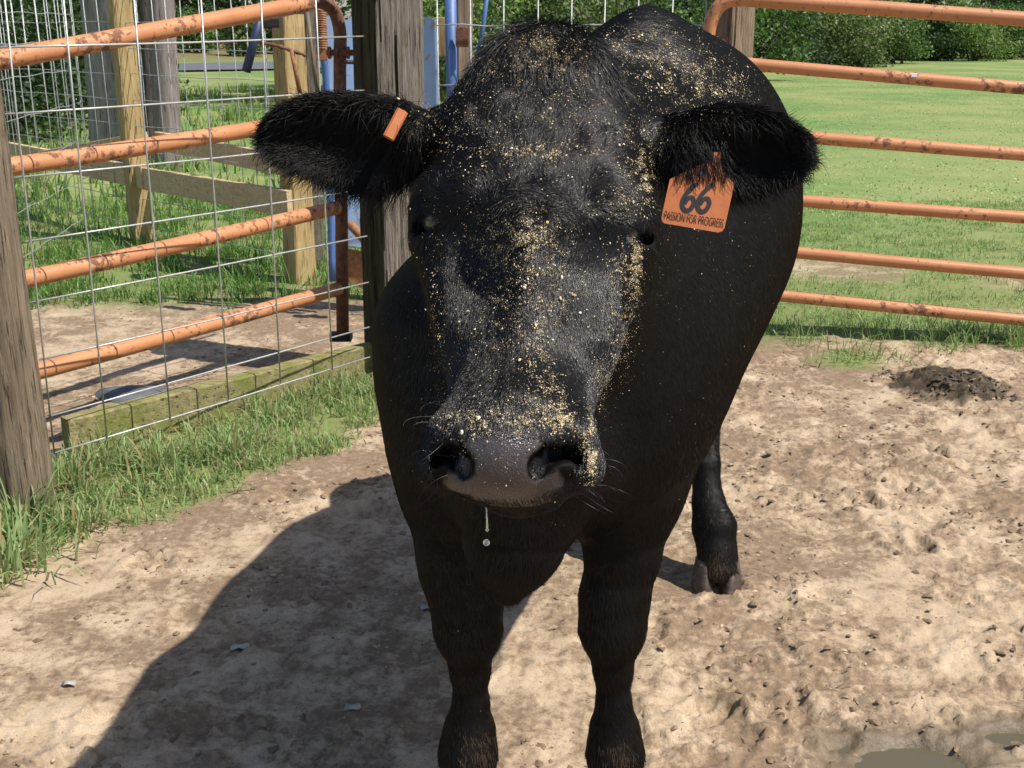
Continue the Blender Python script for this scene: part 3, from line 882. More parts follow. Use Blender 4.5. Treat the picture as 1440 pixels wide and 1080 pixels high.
LP = {'mid': [(.07, .13, .03), (.10, .175, .04), (.14, .22, .06), (.08, .14, .045)],
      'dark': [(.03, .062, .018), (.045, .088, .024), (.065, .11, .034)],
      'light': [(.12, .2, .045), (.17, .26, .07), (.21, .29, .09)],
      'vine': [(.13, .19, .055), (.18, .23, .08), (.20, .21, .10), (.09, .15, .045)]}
def tree(x, y, H, R, low, pal, n, size, label, seed, group, tr=.14, trunk='trunk'):
    rg = np.random.default_rng(seed)
    z0 = float(ground_h(np.array([x]), np.array([y]), False)[0])
    root = thing('tree', (x, y, z0), label, 'tree', group)
    mb = MB()
    top = np.array((x + rg.normal(0, .3), y + rg.normal(0, .3), z0 + H * .86))
    pts = [np.array((x, y, z0 - .2))]
    for i in range(1, 7):
        f = i / 6
        pts.append(np.array((x, y, z0)) * (1 - f) + top * f + np.array((*rg.normal(0, .10, 2), 0)))
    mb.tube(pts, [tr * (1.25 - 1.05 * i / 6) for i in range(7)], 9)
    C, Rr = [], []
    for i in range(9):
        f = rg.uniform(max(low / H, .15), .85)
        q = pts[min(int(f * 6), 5)] * (1 - (f * 6) % 1) + pts[min(int(f * 6) + 1, 6)] * ((f * 6) % 1)
        a = rg.uniform(0, 6.28); l = R * rg.uniform(.5, .9)
        e = q + np.array((math.cos(a) * l, math.sin(a) * l, l * rg.uniform(.1, .6)))
        mb.tube([q, (q + e) / 2 + (0, 0, .1), e], [tr * .4, tr * .25, tr * .08], 6)
        C.append(e); Rr.append((R * .42, R * .42, R * .34))
    mb.build('trunk', M[trunk], root, True)
    for i in range(14):
        f = rg.uniform(0, 1)
        zz = z0 + low + (H - low) * f
        a = rg.uniform(0, 6.28); l = R * rg.uniform(.2, .85) * (1 - .5 * f)
        C.append(np.array((x + math.cos(a) * l, y + math.sin(a) * l, zz))); Rr.append((R * .4, R * .4, R * .4 * rg.uniform(.6, 1.1)))
    leaf_cloud('crown', C, Rr, n, size, LP[pal], root, seed)
    return root
def bush(x, y, H, R, pal, n, size, label, seed, group):
    rg = np.random.default_rng(seed)
    z0 = float(ground_h(np.array([x]), np.array([y]), False)[0])
    root = thing('bush', (x, y, z0), label, 'bush', group)
    mb = MB(); C, Rr = [], []
    for i in range(10):
        a = rg.uniform(0, 6.28); l = R * rg.uniform(.1, .75)
        e = np.array((x + math.cos(a) * l, y + math.sin(a) * l * .7, z0 + H * (.10 + .72 * (i + rg.random()) / 10)))
        mb.tube([(x + rg.normal(0, .1), y + rg.normal(0, .1), z0 - .1), (np.array((x, y, z0)) + e) / 2, e], [.03, .022, .008], 5)
        C.append(e); Rr.append((R * .45, R * .38, H * rg.uniform(.17, .27)))
    mb.build('stems', M['trunk'], root, True)
    leaf_cloud('foliage', C, Rr, n, size, LP[pal], root, seed + 1)
    return root

def at_px(px, Yd): return (px - 720) / F_PX * (Yd * CT + CAM_H * ST)
# along the far edge of the field, left to right in the photograph
FIELD_TREES = [(1010, 33, 'mid'), (1075, 40, 'mid'), (1130, 44, 'dark'), (1200, 47, 'mid'), (1275, 50, 'dark'), (1330, 50, 'mid'), (1400, 54, 'dark'), (1470, 55, 'mid'), (1560, 58, 'mid'), (1680, 60, 'dark')]
NAMES = ['behind the hinge post', 'just right of the hinge post', 'in the shade at the field corner', 'over the tangle of vines', 'over the dark gap in the treeline',
         'right of the dark gap in the treeline', 'near the right end of the treeline', 'at the right edge of the field', 'beyond the right edge of the field', 'last beyond the field']
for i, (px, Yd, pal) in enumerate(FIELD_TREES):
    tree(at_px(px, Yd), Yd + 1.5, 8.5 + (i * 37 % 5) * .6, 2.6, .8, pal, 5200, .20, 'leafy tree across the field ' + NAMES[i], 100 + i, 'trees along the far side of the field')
FB = [(1050, 31, 2.6, 1.6, 'mid', 'shaded green bush close behind the hinge post'), (1108, 38, 2.6, 1.9, 'dark', 'dark creeper covered bush under the field corner'),
      (1150, 40, 2.8, 1.9, 'vine', 'pale dusty bush in the vine tangle at the field edge'), (1205, 42, 2.7, 2.2, 'vine', 'broad yellowish vine tangle at the middle of the treeline'),
      (1262, 45, 2.2, 1.9, 'mid', 'green bush at the left of the dark gap in the treeline'), (1312, 49, 1.9, 1.6, 'dark', 'low dark bush in the gap of the treeline'),
      (1365, 49, 2.4, 2.0, 'light', 'bright green bush right of the dark gap'), (1420, 51, 2.4, 2.1, 'mid', 'green bush below the end of the top gate rail'),
      (1490, 52, 2.6, 2.4, 'light', 'bright bush at the right end of the field edge'), (1580, 54, 2.6, 2.6, 'mid', 'green bush beyond the right edge of the field edge')]
for i, (px, Yd, H, R, pal, lab) in enumerate(FB):
    bush(at_px(px, Yd), Yd, H, R, pal, 5200, .13, lab, 200 + i, 'bushes along the far side of the field')
for i, (px, Yd, lab) in enumerate([(1085, 37, 'dark undergrowth bush at the left end of the field edge'), (1128, 41, 'dark bush tucked between the creeper covered bush and the dusty one'), (1180, 43.5, 'dark bush behind the pale dusty bush'), (1236, 46, 'dark bush between the vine tangle and the gap'),
                                  (1290, 49.5, 'dark bush low at the left of the gap'), (1340, 51, 'dark bush at the right of the gap'), (1392, 52, 'dark bush between the two bright green bushes'), (1455, 53.5, 'dark bush next to the right end of the field edge')]):
    bush(at_px(px, Yd), Yd + .6, 2.4, 1.7, 'dark', 4200, .14, lab, 260 + i, 'dark bushes along the field edge')
# behind the chute and the wire fence
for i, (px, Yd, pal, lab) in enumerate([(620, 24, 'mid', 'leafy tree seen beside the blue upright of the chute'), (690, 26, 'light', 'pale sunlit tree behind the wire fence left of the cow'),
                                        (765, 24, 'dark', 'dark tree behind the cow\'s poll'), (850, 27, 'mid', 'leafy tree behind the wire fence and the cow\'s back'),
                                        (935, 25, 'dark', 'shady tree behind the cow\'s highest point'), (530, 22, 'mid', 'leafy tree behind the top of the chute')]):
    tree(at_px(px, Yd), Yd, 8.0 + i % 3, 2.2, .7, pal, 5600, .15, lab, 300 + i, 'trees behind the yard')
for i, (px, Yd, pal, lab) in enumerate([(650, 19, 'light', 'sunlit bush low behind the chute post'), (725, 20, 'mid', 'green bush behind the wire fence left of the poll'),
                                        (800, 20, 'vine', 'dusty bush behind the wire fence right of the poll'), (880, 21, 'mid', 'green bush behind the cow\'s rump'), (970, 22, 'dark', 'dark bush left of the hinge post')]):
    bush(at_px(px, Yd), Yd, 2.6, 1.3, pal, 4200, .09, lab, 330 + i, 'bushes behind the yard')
# the wood at the left
for i, (px, Yd, H, R, pal, lab) in enumerate([(15, 15, 2.6, 1.2, 'dark', 'dark leafy bush at the left edge beyond the woven wire'), (70, 16.5, 2.4, 1.2, 'dark', 'dark bush between the left edge and the pale pole'),
                                           (-50, 14, 3.0, 1.4, 'dark', 'dark bush outside the left edge'), (112, 18, 2.6, 1.1, 'mid', 'bush just left of the pale pole'), (195, 20, 2.8, .9, 'dark', 'shaded bush between the pine post and the mauve pole')]):
    bush(at_px(px, Yd), Yd, H, R, pal, 5200, .085, lab, 360 + i, 'dark bushes left of the poles')
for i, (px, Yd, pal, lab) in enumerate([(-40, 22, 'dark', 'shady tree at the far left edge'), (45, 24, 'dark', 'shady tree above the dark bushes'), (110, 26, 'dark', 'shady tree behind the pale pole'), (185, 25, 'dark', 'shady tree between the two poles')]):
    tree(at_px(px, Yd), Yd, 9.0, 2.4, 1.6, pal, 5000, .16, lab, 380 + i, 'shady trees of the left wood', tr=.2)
for i, (px, Yd, pal, lab) in enumerate([(255, 75, 'mid', 'tree on the bank right of the mauve pole'), (320, 78, 'dark', 'dark tree on the bank beyond the road'), (380, 74, 'mid', 'leafy tree on the bank above the lever'), (440, 80, 'dark', 'dark tree on the bank behind the pine post'), (190, 80, 'dark', 'dark tree on the bank behind the pine pen post')]):
    tree(at_px(px, Yd), Yd, 13.0, 4.4, 1.4, pal, 4200, .36, lab, 400 + i, 'trees on the bank beyond the road', tr=.3)
for i, (px, Yd, pal, lab) in enumerate([(262, 56, 'mid', 'low bush on the bank close by the mauve pole'), (305, 60, 'dark', 'low dark bush in the middle of the bank'), (350, 54, 'vine', 'dusty low bush on the bank left of the blue lever'), (395, 58, 'mid', 'low bush on the bank behind the pine post')]):
    bush(at_px(px, Yd), Yd, 2.2, 1.5, pal, 2200, .22, lab, 430 + i, 'bushes on the bank beyond the road')
# a mass of far wood closing the view
rg2 = np.random.default_rng(77)
C, Rr = [], []
for k in range(90):
    a = -44 + k; Yd = 92
    C.append((a * 1.75 + rg2.normal(0, 1), 92 + rg2.uniform(0, 10), rg2.uniform(1.5, 13))); Rr.append((3.6, 3.0, 3.4))
for k in range(60):
    C.append(((k - 26) * 2.0, 64 + .2 * k + rg2.uniform(0, 6), rg2.uniform(1, 9)) if k > 28 else ((k - 50) * 2.0, 98 + rg2.uniform(0, 6), rg2.uniform(5, 15))); Rr.append((2.6, 2.4, 2.8))
meta(leaf_cloud('far_wood', C, Rr, 42000, .62, LP['dark'] + LP['mid'], None, 55), 'dark mass of distant woodland closing the view beyond the field', None, None, 'stuff')
# pale brush heap by the dark bushes
mb = MB(); c0 = PG(70, 150)
for i in range(90):
    a = rg2.uniform(0, 6.28); p = c0 + np.array((rg2.normal(0, .45), rg2.normal(0, .3), rg2.uniform(.1, .75)))
    q = p + np.array((math.cos(a) * .3, math.sin(a) * .2, rg2.normal(0, .13)))
    mb.tube([p, (p + q) / 2 + rg2.normal(0, .03, 3), q], [.014, .012, .006], 4)
meta(mb.build('brush_heap', mat_plain('bleached_twigs', (.38, .37, .34), .9, var=.35), None, True), 'heap of bleached dead branches in front of the dark bushes', None, None, 'stuff')

# ------------------------------------------------------------------ the cow: one implicit surface, meshed once
def smin(a, b, k):
    h = np.clip(.5 + .5 * (b - a) / k, 0, 1)
    return b + (a - b) * h - k * h * (1 - h)
def smax(a, b, k): return -smin(-a, -b, k)
def cone(p, a, b, r1, r2):
    a, b = np.asarray(a, np.float32), np.asarray(b, np.float32)
    ab = b - a; pa = p - a
    h = np.clip(pa @ ab / ab.dot(ab), 0, 1)
    return np.sqrt(((pa - h[:, None] * ab) ** 2).sum(1)) - (r1 + (r2 - r1) * h)
def ell(p, c, r, R=None):
    q = p - np.asarray(c, np.float32)
    if R is not None: q = q @ np.asarray(R, np.float32).T
    r = np.asarray(r, np.float32)
    k0 = np.sqrt(((q / r) ** 2).sum(1)); k1 = np.sqrt(((q / (r * r)) ** 2).sum(1)) + 1e-9
    return k0 * (k0 - 1) / k1
def table(xs, ys, n=240, sm=9):
    g = np.linspace(xs[0], xs[-1], n); v = np.interp(g, xs, ys)
    for _ in range(3):
        v = np.convolve(np.pad(v, sm, 'reflect', reflect_type='odd'), np.ones(2 * sm + 1) / (2 * sm + 1), 'valid')
    return g, v

# head sections read down the face: row, centre, half width (pixels), distance of the face line, depth of the head
HS = [(58, 764, 56, 1.435, .12), (95, 763, 112, 1.392, .18), (150, 760, 146, 1.345, .235), (225, 755, 153, 1.300, .25), (300, 750, 142, 1.264, .245),
      (365, 748, 132, 1.236, .235), (430, 744, 117, 1.208, .21), (490, 736, 107, 1.182, .18), (545, 727, 101, 1.160, .155), (590, 719, 112, 1.143, .142), (632, 715, 113, 1.128, .135)]
D0, D1 = P(766, 58, 1.435), P(715, 612, 1.134)
HA = (D1 - D0) / np.linalg.norm(D1 - D0)
HL = np.cross(HA, np.array((0, 0, 1.0))); HL = np.array((1, 0, 0)) - HA * HA[0]; HL /= np.linalg.norm(HL)
HN = np.cross(HA, HL)
if HN[1] > 0: HN = -HN
_s, _c, _d, _w, _e = [], [], [], [], []
for (row, cx, hwp, td, dep) in HS:
    q = P(cx, row, td) - D0
    _s.append(q.dot(HA)); _c.append(q.dot(HL)); _d.append(q.dot(HN)); _w.append(hwp * (td + dep * .36) / F_PX); _e.append(dep)
TB = {k: table(_s, v) for k, v in (('c', _c), ('d', _d), ('w', _w), ('e', _e))}
HEAD_L = _s[-1]
def head_sdf(p):
    q = p - D0.astype(np.float32)
    s, l, h = q @ HA.astype(np.float32), q @ HL.astype(np.float32), q @ HN.astype(np.float32)
    sc = np.clip(s, 0, HEAD_L)
    c, d, w_, e = (np.interp(sc, *TB[k]) for k in 'cdwe')
    hh = e / 2; hc = d - hh
    dn = (hc - h) / hh
    we = w_ * (1 - .24 * np.clip(dn, 0, 1.2) ** 1.5) * (1 - .40 * sstep(.24, .34, sc) * sstep(.52, .44, sc) * np.clip(-dn + .15, 0, 1.15) ** 1.5)
    f = (np.abs((l - c) / we) ** 2.7 + np.abs((h - hc) / hh) ** 2.7 + 1e-12) ** (1 / 2.7)
    r = (f - 1) * np.minimum(we, hh)
    r = smax(r, -s, .09)
    return smax(r, s - HEAD_L, .055)

# trunk sections from the breast back to the tail
S0 = np.array((.03, 1.60)); BD = np.array((.30, .954)); BD /= np.linalg.norm(BD); BL = np.array((BD[1], -BD[0]))
TS = [(-.02, .10, 1.08, .70), (.05, .16, 1.14, .63), (.13, .22, 1.20, .58), (.25, .262, 1.27, .58), (.42, .285, 1.33, .65), (.6, .306, 1.395, .675), (.76, .316, 1.445, .685), (.92, .318, 1.425, .69),
      (1.1, .308, 1.39, .70), (1.28, .285, 1.35, .70), (1.45, .225, 1.25, .77), (1.58, .15, 1.15, .85), (1.64, .09, 1.06, .92)]
TT = {k: table([r[0] for r in TS], [r[i + 1] for r in TS], sm=6) for i, k in enumerate(('w', 't', 'b'))}
def trunk_sdf(p):
    s = (p[:, 0] - S0[0]) * BD[0] + (p[:, 1] - S0[1]) * BD[1]
    l = (p[:, 0] - S0[0]) * BL[0] + (p[:, 1] - S0[1]) * BL[1]
    sc = np.clip(s, TS[0][0], TS[-1][0])
    w_, t_, b_ = (np.interp(sc, *TT[k]) for k in 'wtb')
    hh = (t_ - b_) / 2; zc = b_ + hh * .86
    dz = p[:, 2] - zc
    up = dz > 0
    hz = np.where(up, t_ - zc, zc - b_)
    ex = np.where(up, 1.55 + .55 * sstep(.85, 1.15, sc), 2.25)
    f = (np.abs(l / w_) ** ex + np.abs(dz / hz) ** ex + 1e-12) ** (1 / ex)
    r = (f - 1) * np.minimum(w_, hz) * .9
    r = smax(r, TS[0][0] - s, .10)
    return smax(r, s - TS[-1][0], .12)

EARS = {}
def ear_setup(key, base, tip, prof, px2m):
    a, b = P(*base), P(*tip)
    L = np.linalg.norm(b - a); e1 = (b - a) / L
    view = (a + b) / 2 - CAM; view /= np.linalg.norm(view)
    nf = -view + np.array((0, 0, -.10)); nf -= e1 * e1.dot(nf); nf /= np.linalg.norm(nf)
    e2 = np.cross(nf, e1)
    if e2[2] < 0: e2 = -e2
    xs = [q[0] for q in prof]
    EARS[key] = dict(a=a, e1=e1, e2=e2, nf=nf, L=L, up=table(xs, [q[1] * px2m for q in prof], 120, 4), lo=table(xs, [q[2] * px2m for q in prof], 120, 4))
ear_setup('left', (606, 192, 1.44), (368, 189, 1.40), [(0, 34, 44), (.2, 46, 62), (.45, 54, 66), (.62, 53, 50), (.78, 46, 40), (.9, 32, 28), (1, 12, 12)], 1.42 / F_PX)
ear_setup('right', (915, 190, 1.44), (1140, 214, 1.42), [(0, 26, 38), (.15, 30, 50), (.35, 46, 60), (.55, 50, 60), (.75, 44, 48), (.9, 30, 30), (1, 12, 12)], 1.43 / F_PX)
def ear_sdf(p, E):
    q = p - E['a'].astype(np.float32)
    s, l, h = q @ E['e1'].astype(np.float32), q @ E['e2'].astype(np.float32), q @ E['nf'].astype(np.float32)
    u = np.clip(s / E['L'], 0, 1)
    wu, wl = np.interp(u, *E['up']), np.interp(u, *E['lo'])
    ww = np.where(l > 0, wu, wl)
    ln = l / ww
    th = .013 + .022 * (1 - u) ** 2
    hc = .026 * np.clip(ln * ln, 0, 1.6) * sstep(0, .35, u) - .012 * np.sin(u * 3.1)
    f = np.sqrt(np.abs(ln) ** 2.4 + ((h - hc) / th) ** 2)
    r = (f - 1) * th * .75
    r = smax(r, s - E['L'], .02)
    return smax(r, -s - .03, .02)

EYE_L, EYE_R = P(624, 306, 1.338), P(872, 322, 1.338)
def legs():
    c = []
    for pts in (
        [(640, 540, 1.86, .105), (642, 690, 1.90, .078), (650, 790, 1.93, .062), (656, 845, 1.945, .057), (658, 885, 1.955, .055), (661, 940, 1.98, .032), (662, 990, 2.0, .0285), (660, 1025, 2.02, .041), (658, 1060, 2.03, .049), (656, 1100, 2.05, .042), (655, 1135, 2.075, .045)],
        [(888, 550, 1.92, .088), (888, 690, 1.93, .068), (876, 780, 1.95, .060), (864, 840, 1.96, .057), (861, 885, 1.965, .054), (862, 940, 1.985, .031), (863, 990, 2.0, .0275), (864, 1025, 2.02, .040), (865, 1060, 2.03, .048), (866, 1100, 2.05, .041), (866, 1135, 2.075, .045)]):
        q = [(P(*k[:3]), k[3]) for k in pts]
        c += [(q[i][0], q[i + 1][0], q[i][1], q[i + 1][1]) for i in range(len(q) - 1)]
    hl = [((.47, 2.88, 1.0), .20), ((.50, 2.82, .80), .135), ((.525, 2.90, .62), .085), ((.535, 2.99, .50), .062), ((.525, 2.97, .40), .05), ((.515, 2.84, .28), .037), ((.52, 2.77, .19), .040), ((.53, 2.735, .145), .054), ((.535, 2.70, .09), .047), ((.54, 2.68, .05), .05)]
    for off, dy in (((0, 0), 0), ((-.225, .07), .06)):
        q = [(np.array((x + off[0] * (.85 if z > .7 else 1), y + off[1] + dy, z)), r * (.9 if off[0] and z > .7 else 1)) for (x, y, z), r in hl]
        c += [(q[i][0], q[i + 1][0], q[i][1], q[i + 1][1]) for i in range(len(q) - 1)]
    return c
LEGS = legs()
NOSTRILS = ([(614, 650, 1.150, .006), (620, 636, 1.140, .0095), (636, 636, 1.126, .0115), (650, 652, 1.120, .0105), (655, 667, 1.126, .006)],
            [(812, 648, 1.150, .006), (804, 634, 1.140, .0095), (778, 637, 1.126, .0115), (758, 653, 1.120, .0105), (751, 668, 1.126, .006)])
def cow_sdf(p):
    p = p.astype(np.float32)
    d = trunk_sdf(p)
    # neck, brisket and dewlap
    d = smin(d, cone(p, (.045, 1.54, 1.245), (.13, 1.93, 1.20), .095, .17), .10)
    d = smin(d, cone(p, (.040, 1.50, 1.17), (.07, 1.80, .98), .10, .20), .10)
    d = smin(d, cone(p, P(740, 660, 1.72), P(722, 760, 1.72), .13, .075), .06)
    d = smin(d, cone(p, P(728, 740, 1.72), P(715, 836, 1.72), .075, .016), .04)
    d = smin(d, cone(p, P(640, 470, 1.86), P(650, 620, 1.84), .135, .12), .08)
    d = smin(d, cone(p, P(890, 465, 1.94), P(884, 580, 1.92), .118, .085), .08)
    # right haunch, withers
    for (a, b, r1, r2) in LEGS: d = smin(d, cone(p, a, b, r1, r2), .022 if r1 < .062 else .06)
    # tail
    tl = np.array((.555, 3.19))
    d = smin(d, cone(p, (*(tl - .1 * BD), 1.25), (*tl, .9), .035, .022), .05)
    d = smin(d, cone(p, (*tl, .9), (*(tl - .02), .45), .022, .018), .02)
    near = p[:, 1] < 1.72
    if near.any():
        q = p[near]; h = head_sdf(q)
        # brow ridges, cheek ridges, hollows beside the nose
        for (a, b, r1, r2, k) in ((P(655, 285, 1.330), P(614, 288, 1.348), .027, .024, .05), (P(850, 292, 1.336), P(880, 302, 1.348), .027, .024, .05),
                                  (P(618, 345, 1.34), P(648, 470, 1.285), .030, .022, .05), (P(880, 355, 1.34), P(832, 480, 1.285), .030, .022, .05),
                                  (P(752, 84, 1.41), P(782, 84, 1.41), .036, .036, .05), (P(745, 330, 1.272), P(728, 560, 1.182), .040, .032, .04)):
            h = smin(h, cone(q, a, b, r1, r2), k)
        for c_, r_ in ((P(660, 366, 1.218), .036), (P(838, 372, 1.218), .036), (P(668, 425, 1.180), .033), (P(818, 430, 1.180), .033), (P(676, 480, 1.156), .027), (P(802, 484, 1.156), .027)):
            h = smax(h, -(cone(q, c_, c_ + .001, r_, r_)), .05)
        # lids round the eyes
        for E_, sx in ((EYE_L, -1), (EYE_R, 1)):
            h = smin(h, cone(q, E_, E_ + .0005, .029, .029), .016)
            o_ = np.array((sx * .66, -.75, .0)); o_ /= np.linalg.norm(o_)
            u_ = np.array((sx * .30, .30, .87)); u_ -= o_ * o_.dot(u_); u_ /= np.linalg.norm(u_)
            R_ = np.array([np.cross(o_, u_), u_, o_])
            h = smax(h, -ell(q, E_ + o_ * .030 - u_ * .004, (.022, .0105, .016), R_), .004)
            h = smin(h, cone(q, E_ + u_ * .019 + R_[0] * .02 + o_ * .016, E_ + u_ * .019 - R_[0] * .02 + o_ * .016, .008, .008), .008)
            h = smin(h, cone(q, E_ - u_ * .019 + R_[0] * .016 + o_ * .014, E_ - u_ * .019 - R_[0] * .016 + o_ * .014, .006, .006), .008)
        # muzzle: broad wings, pad, lips, nostrils
        h = smin(h, cone(q, P(622, 655, 1.185), P(634, 615, 1.18), .026, .022), .03)
        h = smin(h, cone(q, P(812, 655, 1.185), P(800, 615, 1.18), .026, .022), .03)
        h = smin(h, ell(q, P(708, 642, 1.165), (.050, .042, .042)), .03)
        h = smin(h, cone(q, P(668, 676, 1.18), P(778, 681, 1.18), .017, .017), .014)
        h = smin(h, cone(q, P(702, 686, 1.20), P(768, 690, 1.20), .015, .016), .008)
        h = smin(h, cone(q, P(728, 660, 1.24), P(748, 560, 1.44), .045, .085), .05)
        for pts in NOSTRILS:
            for a, b in zip(pts[:-1], pts[1:]):
                va = (P(*a[:3]) - CAM); va /= np.linalg.norm(va)
                h = smax(h, -cone(q, P(*a[:3]), P(*b[:3]), a[3], b[3]), .006)
                h = smax(h, -cone(q, P(*a[:3]) + va * .014, P(*b[:3]) + va * .030, a[3], b[3]), .006)
        h = smin(h, d[near], .09)
        for E_ in EARS.values(): h = smin(h, ear_sdf(q, E_), .03)
        d = d.copy(); d[near] = h
    return d

def axis_nodes(parts):
    out = [parts[0][0]]
    for a, b, st in parts:
        n = max(1, int(round((b - a) / st))); out += list(np.linspace(a, b, n + 1)[1:])
    return np.array(out)
def mesh_sdf(fn, gx, gy, gz, blk=4):
    def padto(g):
        while (len(g)) % blk: g = np.append(g, g[-1] + (g[-1] - g[-2]))
        return g
    gx, gy, gz = padto(gx), padto(gy), padto(gz)
    nb = [len(g) // blk for g in (gx, gy, gz)]
    cs = [g.reshape(-1, blk) for g in (gx, gy, gz)]
    ce = [(c[:, 0] + c[:, -1]) / 2 for c in cs]; hf = [(c[:, -1] - c[:, 0]) / 2 for c in cs]
    B = np.stack(np.meshgrid(*ce, indexing='ij'), -1).reshape(-1, 3)
    HD = np.sqrt(sum(m ** 2 for m in np.meshgrid(*hf, indexing='ij'))).ravel()
    dc = np.concatenate([fn(B[i:i + 300000]) for i in range(0, len(B), 300000)])
    vol = np.repeat(np.repeat(np.repeat(dc.reshape(nb).astype(np.float32), blk, 0), blk, 1), blk, 2)
    act = np.nonzero(np.abs(dc) < HD * 1.5 + .022)[0]
    bi = np.stack(np.unravel_index(act, nb), 1)
    o = np.stack(np.meshgrid(*[np.arange(blk)] * 3, indexing='ij'), -1).reshape(-1, 3)
    for i in range(0, len(bi), 5000):
        ix = (bi[i:i + 5000, None, :] * blk + o[None]).reshape(-1, 3)
        pts = np.stack([gx[ix[:, 0]], gy[ix[:, 1]], gz[ix[:, 2]]], 1)
        vol[ix[:, 0], ix[:, 1], ix[:, 2]] = fn(pts)
    sg = vol < 0
    cnt = np.zeros(tuple(n - 1 for n in vol.shape), np.int8)
    for a in (0, 1):
        for b in (0, 1):
            for c in (0, 1): cnt += sg[a:a + cnt.shape[0], b:b + cnt.shape[1], c:c + cnt.shape[2]]
    I = np.argwhere((cnt > 0) & (cnt < 8))
    vid = np.full(cnt.shape, -1, np.int32); vid[I[:, 0], I[:, 1], I[:, 2]] = np.arange(len(I))
    acc = np.zeros((len(I), 3)); num = np.zeros(len(I))
    G = (gx, gy, gz)
    for ax in range(3):
        o1, o2 = [k for k in range(3) if k != ax]
        for p_ in (0, 1):
            for q_ in (0, 1):
                i0 = I.copy(); i0[:, o1] += p_; i0[:, o2] += q_
                i1 = i0.copy(); i1[:, ax] += 1
                a, b = vol[i0[:, 0], i0[:, 1], i0[:, 2]], vol[i1[:, 0], i1[:, 1], i1[:, 2]]
                m = (a < 0) != (b < 0)
                t_ = np.where(m, a / (a - b + 1e-20), 0)
                pos = np.stack([G[k][i0[:, k]] for k in range(3)], 1)
                pos[:, ax] += t_ * (G[ax][i1[:, ax]] - G[ax][i0[:, ax]])
                acc[m] += pos[m]; num[m] += 1
    V = acc / num[:, None]
    FF = []
    for ax in range(3):
        o1, o2 = (ax + 1) % 3, (ax + 2) % 3
        sl0 = [slice(1, -1)] * 3; sl0[ax] = slice(0, -1)
        sl1 = [slice(1, -1)] * 3; sl1[ax] = slice(1, None)
        a, b = sg[tuple(sl0)], sg[tuple(sl1)]
        off = np.array([1, 1, 1]); off[ax] = 0
        for flip, m in ((False, a & ~b), (True, ~a & b)):
            e = np.argwhere(m) + off
            if not len(e): continue
            q = []
            for (da, db) in ((0, 0), (1, 0), (1, 1), (0, 1)):
                k = e.copy(); k[:, o1] -= da; k[:, o2] -= db
                q.append(vid[k[:, 0], k[:, 1], k[:, 2]])
            q = np.stack(q, 1)
            FF.append(q[:, ::-1] if flip else q)
    F = np.concatenate(FF)
    F = F[(F >= 0).all(1)]
    return V, F

GXN = axis_nodes([(-.42, -.33, .012), (-.33, .40, HR), (.40, .80, .011)])
GYN = axis_nodes([(.98, 1.56, HR), (1.56, 3.34, .011)])
GZN = axis_nodes([(.03, .90, .010), (.90, 1.50, HR)])
CV, CF = mesh_sdf(cow_sdf, GXN, GYN, GZN)
# settle the vertices on the surface and take smooth normals from the field
def grad(p, e=.0025):
    g = np.stack([cow_sdf(p + np.eye(3)[k] * e) - cow_sdf(p - np.eye(3)[k] * e) for k in range(3)], 1)
    return g / (2 * e)
CN = np.zeros_like(CV)
for i in range(0, len(CV), 120000):
    q = CV[i:i + 120000]; d = cow_sdf(q); g_ = grad(q)
    q -= (g_ * (d / np.maximum((g_ ** 2).sum(1), .2))[:, None]) * .8
    CV[i:i + 120000] = q; CN[i:i + 120000] = g_ / (np.linalg.norm(g_, axis=1)[:, None] + 1e-9)
print('cow verts', len(CV), 'faces', len(CF))

# ------------------------------------------------------------------ cow: skin, eyes, hooves, hair
cow_base = (.25, 2.3, 0)
cow = thing('cow', cow_base, 'black cow with feed crumbs over its face, standing and looking at the viewer', 'cow')
def mat_hide():
    t = NT('black_hide')
    at = t.n('ShaderNodeAttribute', attribute_name='col')
    sp = t.n('ShaderNodeSeparateColor'); t.l(at.outputs['Color'], sp.inputs[0])
    n = t.noise(t.coord((160, 160, 45)), 2.0, 5, .7)
    n2 = t.noise(t.coord(), 22, 6, .65)
    black = t.ramp(n2, [(.3, (.003, .0026, .0025)), (.7, (.006, .005, .0045))])
    nose = t.ramp(n2, [(.3, (.040, .034, .035)), (.7, (.074, .064, .064))])
    c = t.mix(sp.outputs[0], black, nose)
    c = t.mix(t.math('MULTIPLY', sp.outputs[1], t.ramp(n, [(.4, 0.0), (.65, .8)])), c, (.12, .085, .055))
    vor = t.n('ShaderNodeTexVoronoi'); vor.inputs['Scale'].default_value = 400; t.l(t.coord(), vor.inputs['Vector'])
    b1 = t.bump(n, .30, .003)
    b2 = t.n('ShaderNodeBump'); b2.inputs['Distance'].default_value = .0022; t.l(t.math('MULTIPLY', sp.outputs[0], .3), b2.inputs['Strength'])
    t.l(vor.outputs['Distance'], b2.inputs['Height']); t.l(b1, b2.inputs['Normal'])
    r = t.mix(sp.outputs[0], (.6, .6, .6), (.2, .2, .2))
    sp_ = t.mix(sp.outputs[0], (.10, .10, .10), (.45, .45, .45)); bs_ = t.pbr(c, r, b2.outputs[0], spec=.28); t.l(sp_, bs_.inputs['Specular IOR Level'])
    return t.m
M['hide'] = mat_hide()
cpx, cpy, cpt = project(CV)
front = (CV[:, 1] < 1.30)
def gauss(px, py, sx, sy): return np.exp(-(((cpx - px) / sx) ** 2 + ((cpy - py) / sy) ** 2))
pad = sstep(1.02, .93, (np.abs((cpx - 708) / (62 + 34 * sstep(640, 690, cpy))) ** 3 + np.abs((cpy - 652) / 47) ** 3) ** (1 / 3) ** 1.0 + 0 * cpx) * front
pad = np.maximum(pad, sstep(1.05, .9, np.hypot((cpx - 725) / 62, (cpy - 697) / 16)) * front)
